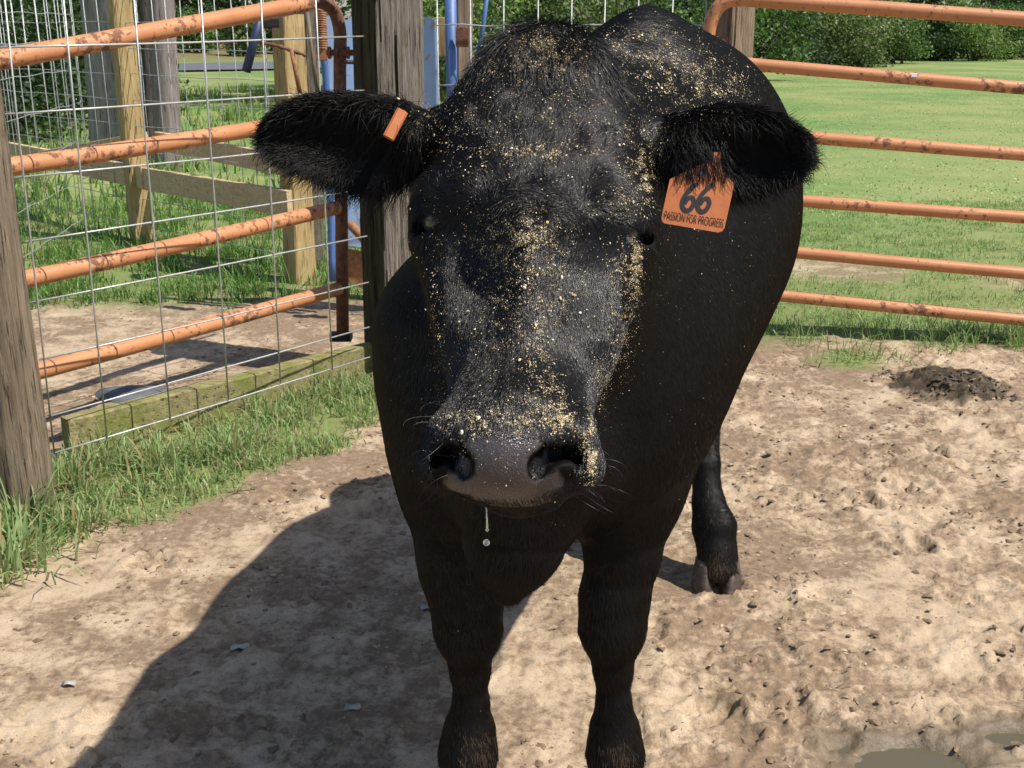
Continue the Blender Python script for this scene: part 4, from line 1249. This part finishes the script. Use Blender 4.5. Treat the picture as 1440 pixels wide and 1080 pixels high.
pad = np.maximum(pad, .8 * sstep(1.1, .8, np.hypot((cpx - 768) / 26, (cpy - 684) / 26)) * front)
nd = np.full(len(CV), 9.0)
for pts in NOSTRILS:
    for a, b in zip(pts[:-1], pts[1:]): nd = np.minimum(nd, cone(CV.astype(np.float32), P(*a[:3]), P(*b[:3]), a[3], b[3]))
    va = P(pts[2][0], pts[2][1], pts[2][2]) - CAM; va /= np.linalg.norm(va)
    nd = np.minimum(nd, cone(CV.astype(np.float32), P(*pts[2][:3]) + va * .02, P(*pts[3][:3]) + va * .02, .016, .016))
pad *= sstep(.0006, .0028, nd)
scuff = np.zeros(len(CV))
for a in ((672, 1060, 22, 26), (868, 1066, 18, 22), (1003, 795, 22, 22)): scuff += gauss(*a) * (CV[:, 2] < .3)
scuff = np.clip(.5 * scuff + .5 * sstep(.10, .02, CV[:, 2]), 0, 1)
body = mesh_obj('body', CV, CF, M['hide'], cow, True, np.stack([pad, scuff, np.zeros(len(CV))], 1))

t = NT('dark_eye'); t.pbr((.05, .05, .058), .26, spec=.7, Coat_Weight=.8); M['eye'] = t.m
def ball(c, r, n=16, m_=24, sq=(1, 1, 1)):
    V, F = [], []
    for i in range(n + 1):
        a = math.pi * i / n
        for k in range(m_):
            b_ = 2 * math.pi * k / m_
            V.append(np.array(c) + r * np.array((math.sin(a) * math.cos(b_) * sq[0], math.sin(a) * math.sin(b_) * sq[1], math.cos(a) * sq[2])))
    for i in range(n):
        for k in range(m_): F.append((i * m_ + k, (i + 1) * m_ + k, (i + 1) * m_ + (k + 1) % m_, i * m_ + (k + 1) % m_))
    return V, F
for E_ in (EYE_L, EYE_R): MB().add(*ball(E_ + np.array((0, -.0025, -.001)), .0265)).build('eye', M['eye'], cow, True)

# hooves: two claws each
t = NT('horn_hoof'); n = t.noise(t.coord((30, 30, 130)), 1.5, 5, .6)
t.pbr(t.mix(t.ramp(t.noise(t.coord(), 25, 5, .6), [(.5, 0.0), (.75, .7)]), t.ramp(n, [(.3, (.03, .02, .016)), (.7, (.085, .055, .042))]), (.30, .22, .15)), .55, t.bump(n, .3, .003)); M['hoof'] = t.m
def hoof(x, y, ang, zt=.085, sc=1.0):
    mb = MB(); ca, sa = math.cos(ang), math.sin(ang)
    for side in (-1, 1):
        V, F = [], []; n_ = 16
        prof = [(zt, .033, .050, .012), (zt * .72, .037, .056, .004), (zt * .4, .040, .063, -.006), (.012, .043, .070, -.016), (-.012, .042, .069, -.018)]
        for (z_, rx, ry, sh) in prof:
            for k in range(n_):
                a = 2 * math.pi * k / n_
                u, v = math.cos(a) * rx, math.sin(a) * ry
                if v < 0: u *= (1 - .28 * (v / ry) ** 2)
                if u * side < 0: u *= .74
                u = (u + side * .038) * sc; v = (v + sh) * sc
                V.append((x + u * ca - v * sa, y + u * sa + v * ca, z_ + (v * -.18 if z_ > .05 else 0)))
        m_ = len(prof)
        for i in range(m_ - 1):
            for k in range(n_): F.append((i * n_ + k, (i + 1) * n_ + k, (i + 1) * n_ + (k + 1) % n_, i * n_ + (k + 1) % n_))
        F.append(tuple(range(n_))); mb.add(V, F)
    for side in (-1, 1):   # dewclaws
        u, v = side * .032 * sc, .058 * sc
        mb.add(*ball((x + u * ca - v * sa, y + u * sa + v * ca, zt + .045), .015, 6, 8, (1, 1, 1.3)))
    return mb.build('hoof', M['hoof'], cow, True)
for (px, py, tt) in ((655, 1135, 2.075), (866, 1135, 2.075)):
    q = P(px, py, tt); hoof(q[0], q[1] - .01, 0)
hoof(.535, 2.685, -.12, .075, .80); hoof(.535 - .225, 2.685 + .13, -.1, .075, .80)

# ---- hair
def mat_hair(name, c, rough, gloss):
    t = NT(name)
    d_ = t.n('ShaderNodeBsdfDiffuse'); d_.inputs['Color'].default_value = (*c, 1)
    g_ = t.n('ShaderNodeBsdfGlossy'); g_.inputs['Color'].default_value = (gloss, gloss * .98, gloss * .97, 1); g_.inputs['Roughness'].default_value = rough
    a_ = t.n('ShaderNodeAddShader'); t.l(d_.outputs[0], a_.inputs[0]); t.l(g_.outputs[0], a_.inputs[1])
    t.l(a_.outputs[0], t.out.inputs['Surface']); return t.m
M['hair'] = mat_hair('black_face_hair', (.0045, .004, .004), .33, .047)
M['coat'] = mat_hair('black_coat_hair', (.0022, .0019, .0018), .31, .046)
M['fluff'] = mat_hair('black_ear_fluff', (.0026, .0023, .0023), .40, .020)
rgh = np.random.default_rng(99)
tri = np.concatenate([CF[:, [0, 1, 2]], CF[:, [0, 2, 3]]])
ta, tb_, tc_ = CV[tri[:, 0]], CV[tri[:, 1]], CV[tri[:, 2]]
AREA = .5 * np.linalg.norm(np.cross(tb_ - ta, tc_ - ta), axis=1)
TC = (ta + tb_ + tc_) / 3
TN = CN[tri[:, 0]]
tpx, tpy, tpt = project(TC)
vis = ((TC - CAM) * TN).sum(1) < .25 * np.linalg.norm(TC - CAM, axis=1)
de = {k: ear_sdf(TC.astype(np.float32), E_) for k, E_ in EARS.items()}
dh = head_sdf(TC.astype(np.float32))
is_ear = np.zeros(len(TC), int)
for j, k in enumerate(('left', 'right')):
    E_ = EARS[k]; s_ = (TC - E_['a']) @ E_['e1'] / E_['L']
    is_ear[(de[k] < .006) & (s_ > .06)] = j + 1
is_head = (is_ear == 0) & (((TC[:, 1] < 1.56) & (dh < .02)) | ((TC[:, 1] < 1.6) & (TC[:, 2] > 1.27) & (tpx < 900)))
def sample(mask, n):
    w_ = AREA * mask; k = rgh.choice(len(tri), n, p=w_ / w_.sum())
    r1, r2 = np.sqrt(rgh.random(n))[:, None], rgh.random(n)[:, None]
    p = ta[k] * (1 - r1) + tb_[k] * r1 * (1 - r2) + tc_[k] * r1 * r2
    return p, TN[k], k
def strands(name, p, nrm, dr, length, lift, rad, curl=.12, npt=5, droop=0.0, m='hair', parent=cow):
    n = len(p)
    dr = dr - nrm * (dr * nrm).sum(1)[:, None]
    dr = dr / (np.linalg.norm(dr, axis=1)[:, None] + 1e-9)
    side = np.cross(nrm, dr)
    ph = rgh.normal(0, 1, (n, 1)); L = length[:, None]
    P_ = []
    for i in range(npt):
        f = i / (npt - 1)
        q = p + L * (dr * (f * (1 - .25 * lift * f)) + nrm * lift * (f - .55 * f * f) + side * curl * ph * f * f) + np.array((0, 0, -1.0)) * L * droop * f * f
        P_.append(q)
    P_ = np.stack(P_, 1)
    R_ = rad * np.array([1, .95, .8, .55, .2])[None, :npt] * rgh.uniform(.7, 1.2, (n, 1))
    c = bpy.data.hair_curves.new(name)
    c.add_curves([npt] * n)
    P_ = P_ - np.array(base_of(parent))
    c.points.foreach_set('position', P_.reshape(-1).astype(np.float32))
    c.points.foreach_set('radius', R_.reshape(-1).astype(np.float32))
    c.materials.append(M[m])
    o = bpy.data.objects.new(name, c); COL.objects.link(o); o.parent = parent
    o['kind'] = 'stuff'
    return o
def tang(v, n): return v - n * (v * n).sum(1)[:, None]
clear = np.ones(len(TC))
front_t = TC[:, 1] < 1.30
pad_t = (np.hypot((tpx - 708) / 102, (tpy - 655) / 46) < 1) & front_t
eyez = np.minimum(np.linalg.norm(TC - EYE_L, axis=1), np.linalg.norm(TC - EYE_R, axis=1)) < .031
# face
p, n, k = sample(is_head & vis & ~pad_t & ~eyez, int(150000 * HAIR))
qx, qy, _ = project(p)
W0 = P(748, 318, 1.262)
rad_ = tang(p - W0, n); rl = np.linalg.norm(rad_, axis=1)[:, None] + 1e-6
side_k = sstep(60, 150, np.abs(qx - 750))[:, None]
upd = rad_ / rl + np.array((0, 0, -.25)) * side_k * 1.6
dnd = np.tile(HA, (len(p), 1)) + .25 * np.sign(qx - 745)[:, None] * HL * sstep(30, 120, np.abs(qx - 745))[:, None]
kk = sstep(280, 345, qy)[:, None]
dr = upd * (1 - kk) + dnd * kk
nz = np.stack([fbm(p[:, 0] * 34 + 5 * j, p[:, 2] * 34 + 9 * j, 3, 13 * j) for j in range(3)], 1)
dr = dr + nz * (1.5 * (1 - kk) + .35 * kk) + rgh.normal(0, 1, dr.shape) * np.exp(-(rl / .035) ** 2) + rgh.normal(0, .16, dr.shape)
L = (.017 * (1 - kk[:, 0]) + .0065 * kk[:, 0]) * rgh.uniform(.6, 1.3, len(p))
strands('face_hair', p, n, dr, L, .38 * (1 - kk) + .11 * kk, .00025, .12)
# poll tuft
m_ = (is_ear == 0) & (TC[:, 1] < 1.64) & (np.hypot((tpx - 764) / 95, (tpy - 84) / 52) < 1)
p, n, k = sample(m_, int(5200 * HAIR))
qx, qy, _ = project(p)
dr = np.tile(HA, (len(p), 1)) + HL * ((qx - 765) / 85)[:, None] * 1.2 + rgh.normal(0, .28, (len(p), 3))
strands('poll_tuft', p, n, dr, rgh.uniform(.03, .07, len(p)), .30, .0003, .22, droop=.12)
# ears: edge fringe longer than the back, inside long and loose
for j, kx in enumerate(('left', 'right')):
    E_ = EARS[kx]
    p, n, k = sample(is_ear == j + 1, int(15000 * HAIR))
    s_ = (p - E_['a']) @ E_['e1'] / E_['L']; l_ = (p - E_['a']) @ E_['e2']
    out = np.sign(l_)[:, None] * E_['e2']
    edge = np.clip(np.abs(l_) / .04, 0, 1)[:, None]
    dr = E_['e1'] * (.9 + .3 * s_[:, None]) + out * .55 * edge + n * .1 + np.array((0, 0, -.30)) * (l_ < 0)[:, None] + rgh.normal(0, .25, (len(p), 3))
    L = (.014 + .014 * edge[:, 0] + .008 * (l_ < 0)) * rgh.uniform(.5, 1.3, len(p))
    strands('ear_fur', p, n, dr, L, .55, .00034, .2, droop=.1, m='fluff')
    inn = (is_ear == j + 1) & ((TN @ E_['nf']) > .2)
    p, n, k = sample(inn, int(2600 * HAIR))
    s_ = (p - E_['a']) @ E_['e1'] / E_['L']
    dr = E_['e1'] * .5 - E_['e2'] * (.9 * (1 - s_[:, None]) + .1) + rgh.normal(0, .3, (len(p), 3))
    strands('ear_fringe', p, n, dr, rgh.uniform(.025, .065, len(p)) * (1.1 - .5 * s_), .6, .0003, .2, droop=.22, m='fluff')
nf_ = int(620 * HAIR) + 2
p = np.array([P(rgh.uniform(948, 1024), rgh.uniform(196, 236), 1.407) for _ in range(nf_)])
strands('ear_fringe', p, np.tile(np.array((0, -1.0, .1)), (nf_, 1)), np.tile(np.array((.05, 0, -1.0)), (nf_, 1)) + rgh.normal(0, .28, (nf_, 3)), rgh.uniform(.018, .040, nf_), .7, .0003, .25, droop=.15, m='fluff')
m_ = np.zeros(len(TC))
for a in ((675, 1060, 20, 22), (868, 1070, 18, 18), (1003, 800, 16, 16)): m_ = m_ + np.exp(-(((tpx - a[0]) / a[2]) ** 2 + ((tpy - a[1]) / a[3]) ** 2)) * (TC[:, 2] < .3)
M['tan'] = mat_hair('dusty_brown_hair', (.11, .072, .045), .5, .02)
p, n, k = sample(m_ * vis, int(380 * HAIR))
strands('fetlock_hair', p, n, np.tile(np.array((.1, 0, -1.0)), (len(p), 1)) + rgh.normal(0, .2, (len(p), 3)), .016 * rgh.uniform(.5, 1.3, len(p)), .10, .0003, .12, m='tan')
# body and legs, short and lying flat
p, n, k = sample((is_ear == 0) & ~is_head & vis & ~pad_t, int(300000 * HAIR))
back = np.array((BD[0], BD[1], 0))
dr = back * .55 + np.array((0, 0, -1.0)) + rgh.normal(0, .09, (len(p), 3)) + .5 * np.stack([fbm(p[:, 1] * 5 + 3 * j, p[:, 2] * 5, 2, 7 * j) for j in range(3)], 1)
strands('body_hair', p, n, dr, .015 * rgh.uniform(.45, 1.4, len(p)), .045, .0002, .06, m='coat')
# lashes and whiskers
for E_, sx in ((EYE_L, -1), (EYE_R, 1)):
    q = E_ + np.array((sx * .012, -.018, .012)) + rgh.normal(0, .003, (26, 3)) + np.outer(rgh.uniform(-1, 1, 26), np.array((sx * .010, .012, .003)))
    strands('eyelashes', q, np.tile(np.array((sx * .6, -.75, .2)), (26, 1)), np.tile(np.array((sx * .7, -.2, -.6)), (26, 1)) + rgh.normal(0, .2, (26, 3)), rgh.uniform(.010, .02, 26), .8, .00026)
m_ = is_head & front_t & (((tpx < 650) & (tpy > 560)) | ((tpx > 800) & (tpy > 560)))
p, n, k = sample(m_ & (TN[:, 1] < .6), 46)
strands('whiskers', p, n, n * .2 + np.sign(p[:, 0] - .0)[:, None] * X + rgh.normal(0, .3, (46, 3)), rgh.uniform(.02, .05, 46), 1.3, .00022, .3, droop=.15)

# ---- drool
dr_ = thing('drool', P(684, 712, 1.20), 'thin strand of saliva with a clear bead hanging from the muzzle', 'drool')
t = NT('saliva'); t.pbr((.9, .92, .92), .05, spec=.6, Transmission_Weight=.75); M['drool'] = t.m
MB().tube([P(684.5, 706, 1.205), P(684.6, 725, 1.205), P(685, 742, 1.205), P(685.2, 748, 1.205)], [.0012, .0008, .0011, .0006], 8).build('strand', M['drool'], dr_, True)
MB().add(*ball(P(685, 745, 1.205), .0019, 8, 10)).build('bead', M['drool'], dr_, True)
MB().add(*ball(P(684, 763, 1.205), .0037, 12, 16)).build('drop', M['drool'], dr_, True)

# ---- ear tags
t = NT('orange_tag_plastic'); n = t.noise(t.coord(), 60, 4, .6)
t.pbr(t.ramp(n, [(.3, (.42, .13, .042)), (.7, (.50, .165, .058))]), .45, t.bump(n, .05, .002), spec=.4); M['tag'] = t.m
M['ink'] = mat_plain('black_marker_ink', (.012, .01, .012), .55, var=.2)
tag_t = 1.404
tag = thing('ear_tag', P(985, 262, tag_t), 'large orange ear tag numbered 66 hanging from the ear by the tube gate', 'ear tag', 'orange ear tags')
def tag_pt(px, py, off=0.0):
    q = P(px, py, tag_t); v = q - CAM; v /= np.linalg.norm(v)
    return q - v * off
out_ = [(952, 247), (985, 232), (1000, 226), (1003, 214), (1013, 214), (1014, 228), (1020, 246), (1031, 256), (1032, 262), (1019, 320), (1016, 325), (1010, 327), (934, 314), (930, 310), (930, 306), (942, 252)]
n_ = len(out_); V = [tag_pt(a, b_, .0012) for a, b_ in out_] + [tag_pt(a, b_, -.0012) for a, b_ in out_]
mb = MB().add(V, [tuple(range(n_)), tuple(range(n_, 2 * n_))[::-1]] + [(i, (i + n_), (i + 1) % n_ + n_, (i + 1) % n_) for i in range(n_)])
mb.build('plate', M['tag'], tag)
def stroke(mb, pts, wpx, off=.0019):
    pts = bent([np.array((a, b_, 0.0)) for a, b_ in pts], 6)
    L_, R_ = [], []
    for i, q in enumerate(pts):
        d = pts[min(i + 1, len(pts) - 1)] - pts[max(i - 1, 0)]; d = d / (np.linalg.norm(d) + 1e-9)
        wv = wpx / 2 * (1 - .25 * abs(i / (len(pts) - 1) - .4))
        nn = np.array((-d[1], d[0], 0))
        L_.append(tag_pt(*(q + nn * wv)[:2], off)); R_.append(tag_pt(*(q - nn * wv)[:2], off))
    V = L_ + R_; k = len(pts)
    mb.add(V, [(i, i + 1, k + i + 1, k + i) for i in range(k - 1)])
for dx, dy in ((0, 0), (21.5, 1.5)):
    mb = MB(); stroke(mb, [(982 + dx, 258 + dy), (974 + dx, 263 + dy), (963 + dx, 276 + dy), (959.5 + dx, 288 + dy), (964 + dx, 296 + dy), (971 + dx, 294 + dy), (976 + dx, 285 + dy), (974 + dx, 278 + dy), (968 + dx, 279 + dy), (963 + dx, 286 + dy)], 6.6)
    mb.build('numeral', M['ink'], tag)
mb = MB(); stroke(mb, [(981, 249), (988, 240), (992, 236), (996, 243), (999, 250)], 2.6); stroke(mb, [(984, 245), (991, 244), (998, 243)], 2.2); stroke(mb, [(986, 238), (990, 243), (999, 246)], 2); mb.build('mark', M['ink'], tag)
fc = bpy.data.curves.new('lettering', 'FONT'); fc.body = 'PASSION FOR PROGRESS'; fc.align_x = 'CENTER'; fc.align_y = 'CENTER'; fc.size = 1.0; fc.offset = .004
fo = bpy.data.objects.new('lettering', fc); COL.objects.link(fo); fc.materials.append(M['ink'])
bpy.context.view_layer.update()
wd_, ht_ = fo.dimensions.x, fo.dimensions.y
a, b_, c_ = tag_pt(934, 303.5, .002), tag_pt(1017, 315.5, .002), None
xd = b_ - a; wl = np.linalg.norm(xd); xd /= wl
zd = CAM - (a + b_) / 2; zd -= xd * xd.dot(zd); zd /= np.linalg.norm(zd); yd = np.cross(zd, xd)
hl_ = 13.0 * tag_t / F_PX
m4 = np.eye(4); m4[:3, 0] = xd * wl / wd_; m4[:3, 1] = yd * hl_ / ht_; m4[:3, 2] = zd; m4[:3, 3] = (a + b_) / 2 - base_of(tag)
fm = bpy.data.meshes.new_from_object(fo); fm.materials.clear(); fm.materials.append(M['ink'])
bpy.data.objects.remove(fo); fo = bpy.data.objects.new('lettering', fm); COL.objects.link(fo)
fo.parent = tag; fo.matrix_basis = Matrix(m4.tolist())
tag2 = thing('ear_tag', P(556, 174, 1.385), 'small plain orange tag clipped on the ear beside the thick square post', 'ear tag', 'orange ear tags')
a, b_ = P(566, 156, 1.372), P(546, 194, 1.366)
ax = b_ - a; L_ = np.linalg.norm(ax); ax /= L_
vv = (a + b_) / 2 - CAM; vv /= np.linalg.norm(vv); sd = np.cross(ax, vv); sd /= np.linalg.norm(sd); nn = np.cross(sd, ax)
MB().box((a + b_) / 2, ax, sd, nn, L_ / 2, .0072, .004, .0022).build('plate', M['tag'], tag2)
MB().tube([(a * .75 + b_ * .25) + vv * .002, (a * .75 + b_ * .25) + vv * .03], .006, 8).build('pin', M['tag'], tag2)

# ---- feed crumbs scattered where they landed on the cow
bvh = BVHTree.FromPolygons([tuple(v) for v in CV.tolist()], [tuple(f) for f in CF.tolist()])
CL = [(756, 72, 22, 12, 420), (790, 95, 40, 16, 160), (700, 92, 40, 16, 190), (652, 108, 22, 14, 90), (615, 150, 22, 26, 110), (720, 150, 60, 40, 170), (800, 150, 60, 40, 150), (760, 218, 30, 6, 190), (690, 215, 30, 30, 110),
      (640, 200, 30, 30, 90), (820, 200, 40, 40, 130), (892, 215, 16, 30, 150), (905, 262, 6, 18, 170), (897, 240, 10, 20, 110), (872, 285, 16, 12, 90), (735, 325, 28, 18, 420), (740, 360, 35, 30, 240), (700, 350, 22, 25, 90), (745, 430, 40, 50, 420),
      (725, 420, 45, 60, 200), (878, 378, 14, 18, 120), (893, 372, 5, 22, 170), (885, 430, 8, 30, 150), (868, 480, 10, 30, 110), (845, 530, 10, 24, 90), (760, 520, 14, 40, 170), (775, 560, 12, 14, 80), (720, 583, 50, 11, 170), (702, 600, 42, 10, 210), (755, 595, 30, 12, 90),
      (788, 590, 10, 14, 260), (826, 610, 6, 26, 260), (828, 650, 5, 16, 200), (655, 590, 22, 9, 80), (760, 280, 110, 80, 330), (730, 470, 70, 90, 330), (612, 400, 6, 60, 40), (618, 470, 6, 40, 50), (620, 545, 12, 25, 25),
      (945, 95, 40, 24, 420), (985, 120, 38, 22, 420), (1015, 128, 25, 16, 160), (885, 62, 30, 16, 150), (835, 70, 40, 14, 150), (920, 60, 40, 25, 110), (950, 200, 26, 26, 120), (935, 225, 14, 20, 60), (590, 160, 30, 20, 60), (480, 190, 60, 40, 16), (1040, 220, 50, 40, 10),
      (950, 360, 60, 100, 80), (1040, 330, 40, 80, 40), (560, 480, 25, 90, 16), (690, 640, 40, 22, 60), (1000, 650, 30, 60, 26), (660, 880, 30, 60, 10)]
VV, FFc, CC = [], [], []
def crumb(c, n, r, colr):
    n = np.array(n); a = np.cross(n, rgh.normal(size=3)); a /= np.linalg.norm(a) + 1e-9; b_ = np.cross(n, a)
    k = len(VV); th = r * rgh.uniform(.35, .8)
    rr = [r * rgh.uniform(.55, 1.15) for _ in range(5)]
    tlt = rgh.normal(0, .35, 2)
    up = n + a * tlt[0] + b_ * tlt[1]; up /= np.linalg.norm(up)
    for i in range(5):
        t_ = 2 * math.pi * i / 5
        VV.append(c + (a * math.cos(t_) + b_ * math.sin(t_) * .75) * rr[i] + up * th * .3)
    VV.append(c + up * th * 1.3); VV.append(c - up * th * .5)
    for i in range(5):
        FFc.append((k + i, k + (i + 1) % 5, k + 5)); FFc.append((k + (i + 1) % 5, k + i, k + 6))
    CC.extend([colr] * 7)
pal = np.array([(.55, .43, .22), (.62, .51, .29), (.68, .59, .40), (.48, .35, .17), (.56, .46, .28), (.36, .23, .11), (.72, .66, .52), (.63, .55, .36)])
cv = Vector(CAM)
for (px, py, sx, sy, n_) in CL:
    nn_ = int(n_ * ((1.0 if py > 565 else 1.5) if sx < 90 else 1.0)); nn_ = int(nn_ * .8); np_ = int(nn_ * 4) if sx < 90 else nn_
    gx_, gy_ = px + rgh.normal(0, sx, nn_ * 2 + np_), py + rgh.normal(0, sy, nn_ * 2 + np_)
    cl_ = fbm(gx_ / 15, gy_ / 15, 3, 12)
    ok_ = rgh.random(len(gx_)) < np.clip(.45 + 1.6 * cl_, .06, 1)
    for i in range(len(gx_)):
        if not ok_[i]: continue
        d = Vector(ray(gx_[i], gy_[i])).normalized()
        powder = i >= nn_ * 2
        hit, nrm, idx, dist = bvh.ray_cast(cv, d)  # lies on the hair where hair stands
        if hit is None: continue
        if nrm.dot(d) > 0: nrm = -nrm
        r = .00042 + .0010 * rgh.random() ** 2.8 + (.0022 * rgh.random() if rgh.random() < .025 else 0)
        if powder: r = .00025 + .0003 * rgh.random()
        if dist > 1.7: r *= 1.5 if py < 220 else 1.0
        crumb(np.array(hit) + np.array(nrm) * (.010 * rgh.random() + .004 if hit[1] < 1.62 and py < 190 else .005 if hit[1] < 1.55 and py < 300 else .0026), nrm, r, pal[rgh.integers(0, len(pal))] * rgh.uniform(.75, 1.2))
t = NT('ground_feed'); at = t.n('ShaderNodeAttribute', attribute_name='col'); t.pbr(at.outputs['Color'], .85, spec=.2); M['feed'] = t.m
meta(mesh_obj('feed_crumbs', np.array(VV), np.array(FFc), M['feed'], None, False, np.array(CC)), 'pale yellow ground feed crumbs scattered over the cow\'s face and back', None, None, 'stuff')

# ------------------------------------------------------------------ loose clods, pebbles, dead leaves on the yard
def clods(name, n, label, r0, r1, m, xr, yr, seed, wf=None):
    rg = np.random.default_rng(seed)
    x = rg.uniform(*xr, n * 9); y = rg.uniform(yr[0], yr[1], n * 9)
    keep = (grass_mask(x, y) < .3) & (rg.random(n * 9) < np.clip(.18 + 1.7 * fbm(x * 3.5, y * 3.5, 4, 15) + .3 * sstep(-.2, .8, x), .015, 1))
    s_, d_ = panel_sd(x, y); keep &= (d_ > -2.2)
    x, y = x[keep][:n], y[keep][:n]; z = ground_h(x.copy(), y.copy())
    V, F, C = [], [], []
    base = np.array([(0, 0, 1), (.9, 0, .3), (.28, .85, .3), (-.72, .53, .3), (-.72, -.53, .3), (.28, -.85, .3), (.72, .53, -.35), (-.28, .85, -.35), (-.9, 0, -.35), (-.28, -.85, -.35), (.72, -.53, -.35)])
    fc = [(0, 1, 2), (0, 2, 3), (0, 3, 4), (0, 4, 5), (0, 5, 1), (1, 6, 2), (2, 7, 3), (3, 8, 4), (4, 9, 5), (5, 10, 1), (6, 7, 2), (7, 8, 3), (8, 9, 4), (9, 10, 5), (10, 6, 1)]
    for i in range(len(x)):
        r = r0 + (r1 - r0) * rg.random() ** 4
        q = base * (1 + rg.normal(0, .34, (11, 1))) * np.array((1.1, rg.uniform(.45, 1), rg.uniform(.3, .6)))
        a = rg.uniform(0, 6.28); ca, sa = math.cos(a), math.sin(a)
        q = np.stack([q[:, 0] * ca - q[:, 1] * sa, q[:, 0] * sa + q[:, 1] * ca, q[:, 2]], 1) * r + (x[i], y[i], z[i] + r * .08)
        k = len(V); V.extend(q.tolist()); F.extend([(a_ + k, b_ + k, c_ + k) for a_, b_, c_ in fc])
    return meta(mesh_obj(name, np.array(V), np.array(F), m, None, False), label, None, None, 'stuff')
M['clod'] = mat_plain('dry_mud_clod', (.19, .13, .08), .95, var=.55, scale=26, bump=.5)
M['clod_pale'] = mat_plain('sandy_clod', (.42, .32, .215), .95, var=.35, scale=26, bump=.5)
clods('mud_clods', 10000, 'small brown mud clods kicked up over the yard',   .0016, .0125, M['clod'], (-1.9, 2.6), (1.4, 5.0), 31)
clods('sandy_crumbs', 3200, 'small pale crumbs of dry sandy soil over the yard', .0015, .009, M['clod_pale'], (-1.9, 2.4), (1.4, 5.0), 32)
clods('pen_crumbs', 700, 'small dark bits on the bare soil of the pen', .003, .011, M['clod'], (-2.4, .1), (3.6, 6.2), 33)
M['dung'] = mat_plain('fresh_dung', (.075, .053, .033), .7, var=.5, scale=40, bump=.5)
clods('dung_lumps', 420, 'crumbled dark dung lying in a heap on the sand near the tube gate',   .004, .019, M['dung'], (1.56, 1.98), (4.22, 4.60), 35)
M['dead_leaf'] = mat_plain('dead_leaf_grey', (.36, .33, .29), .8, var=.3)
def dead_leaf(px, py, r, lab):
    c = PG(px, py); c[2] = float(ground_h(np.array([c[0]]), np.array([c[1]]))[0]) + .006
    n_ = 12; V = [c + (0, 0, .006)]
    for k in range(n_):
        a = 2 * math.pi * k / n_; rr = r * (1 + .14 * math.sin(2 * a) + random.uniform(-.18, .14))
        V.append(c + np.array((rr * math.cos(a), rr * .7 * math.sin(a), .004 * math.sin(3 * a) + random.uniform(0, .003))))
    V2 = [v - np.array((0, 0, .0015)) for v in V]
    F = [(0, 1 + k, 1 + (k + 1) % n_) for k in range(n_)]
    m = MB().add(V + V2, F + [tuple(q + n_ + 1 for q in f[::-1]) for f in F] + [(1 + k, n_ + 2 + k, n_ + 2 + (k + 1) % n_, 1 + (k + 1) % n_) for k in range(n_)])
    meta(m.build('dead_leaf', M['dead_leaf'], None, True), lab, 'leaf', 'dead leaves on the yard')
dead_leaf(601, 857, .018, 'pale curled dead leaf just left of the cow\'s foreleg knee')
dead_leaf(497, 1008, .018, 'whitish dead leaf in the cow\'s shadow near the bottom edge')
dead_leaf(338, 917, .022, 'pale torn dead leaf in the middle of the cow\'s shadow')
dead_leaf(98, 966, .015, 'dry dead leaf on sunlit sand left of the cow\'s shadow')
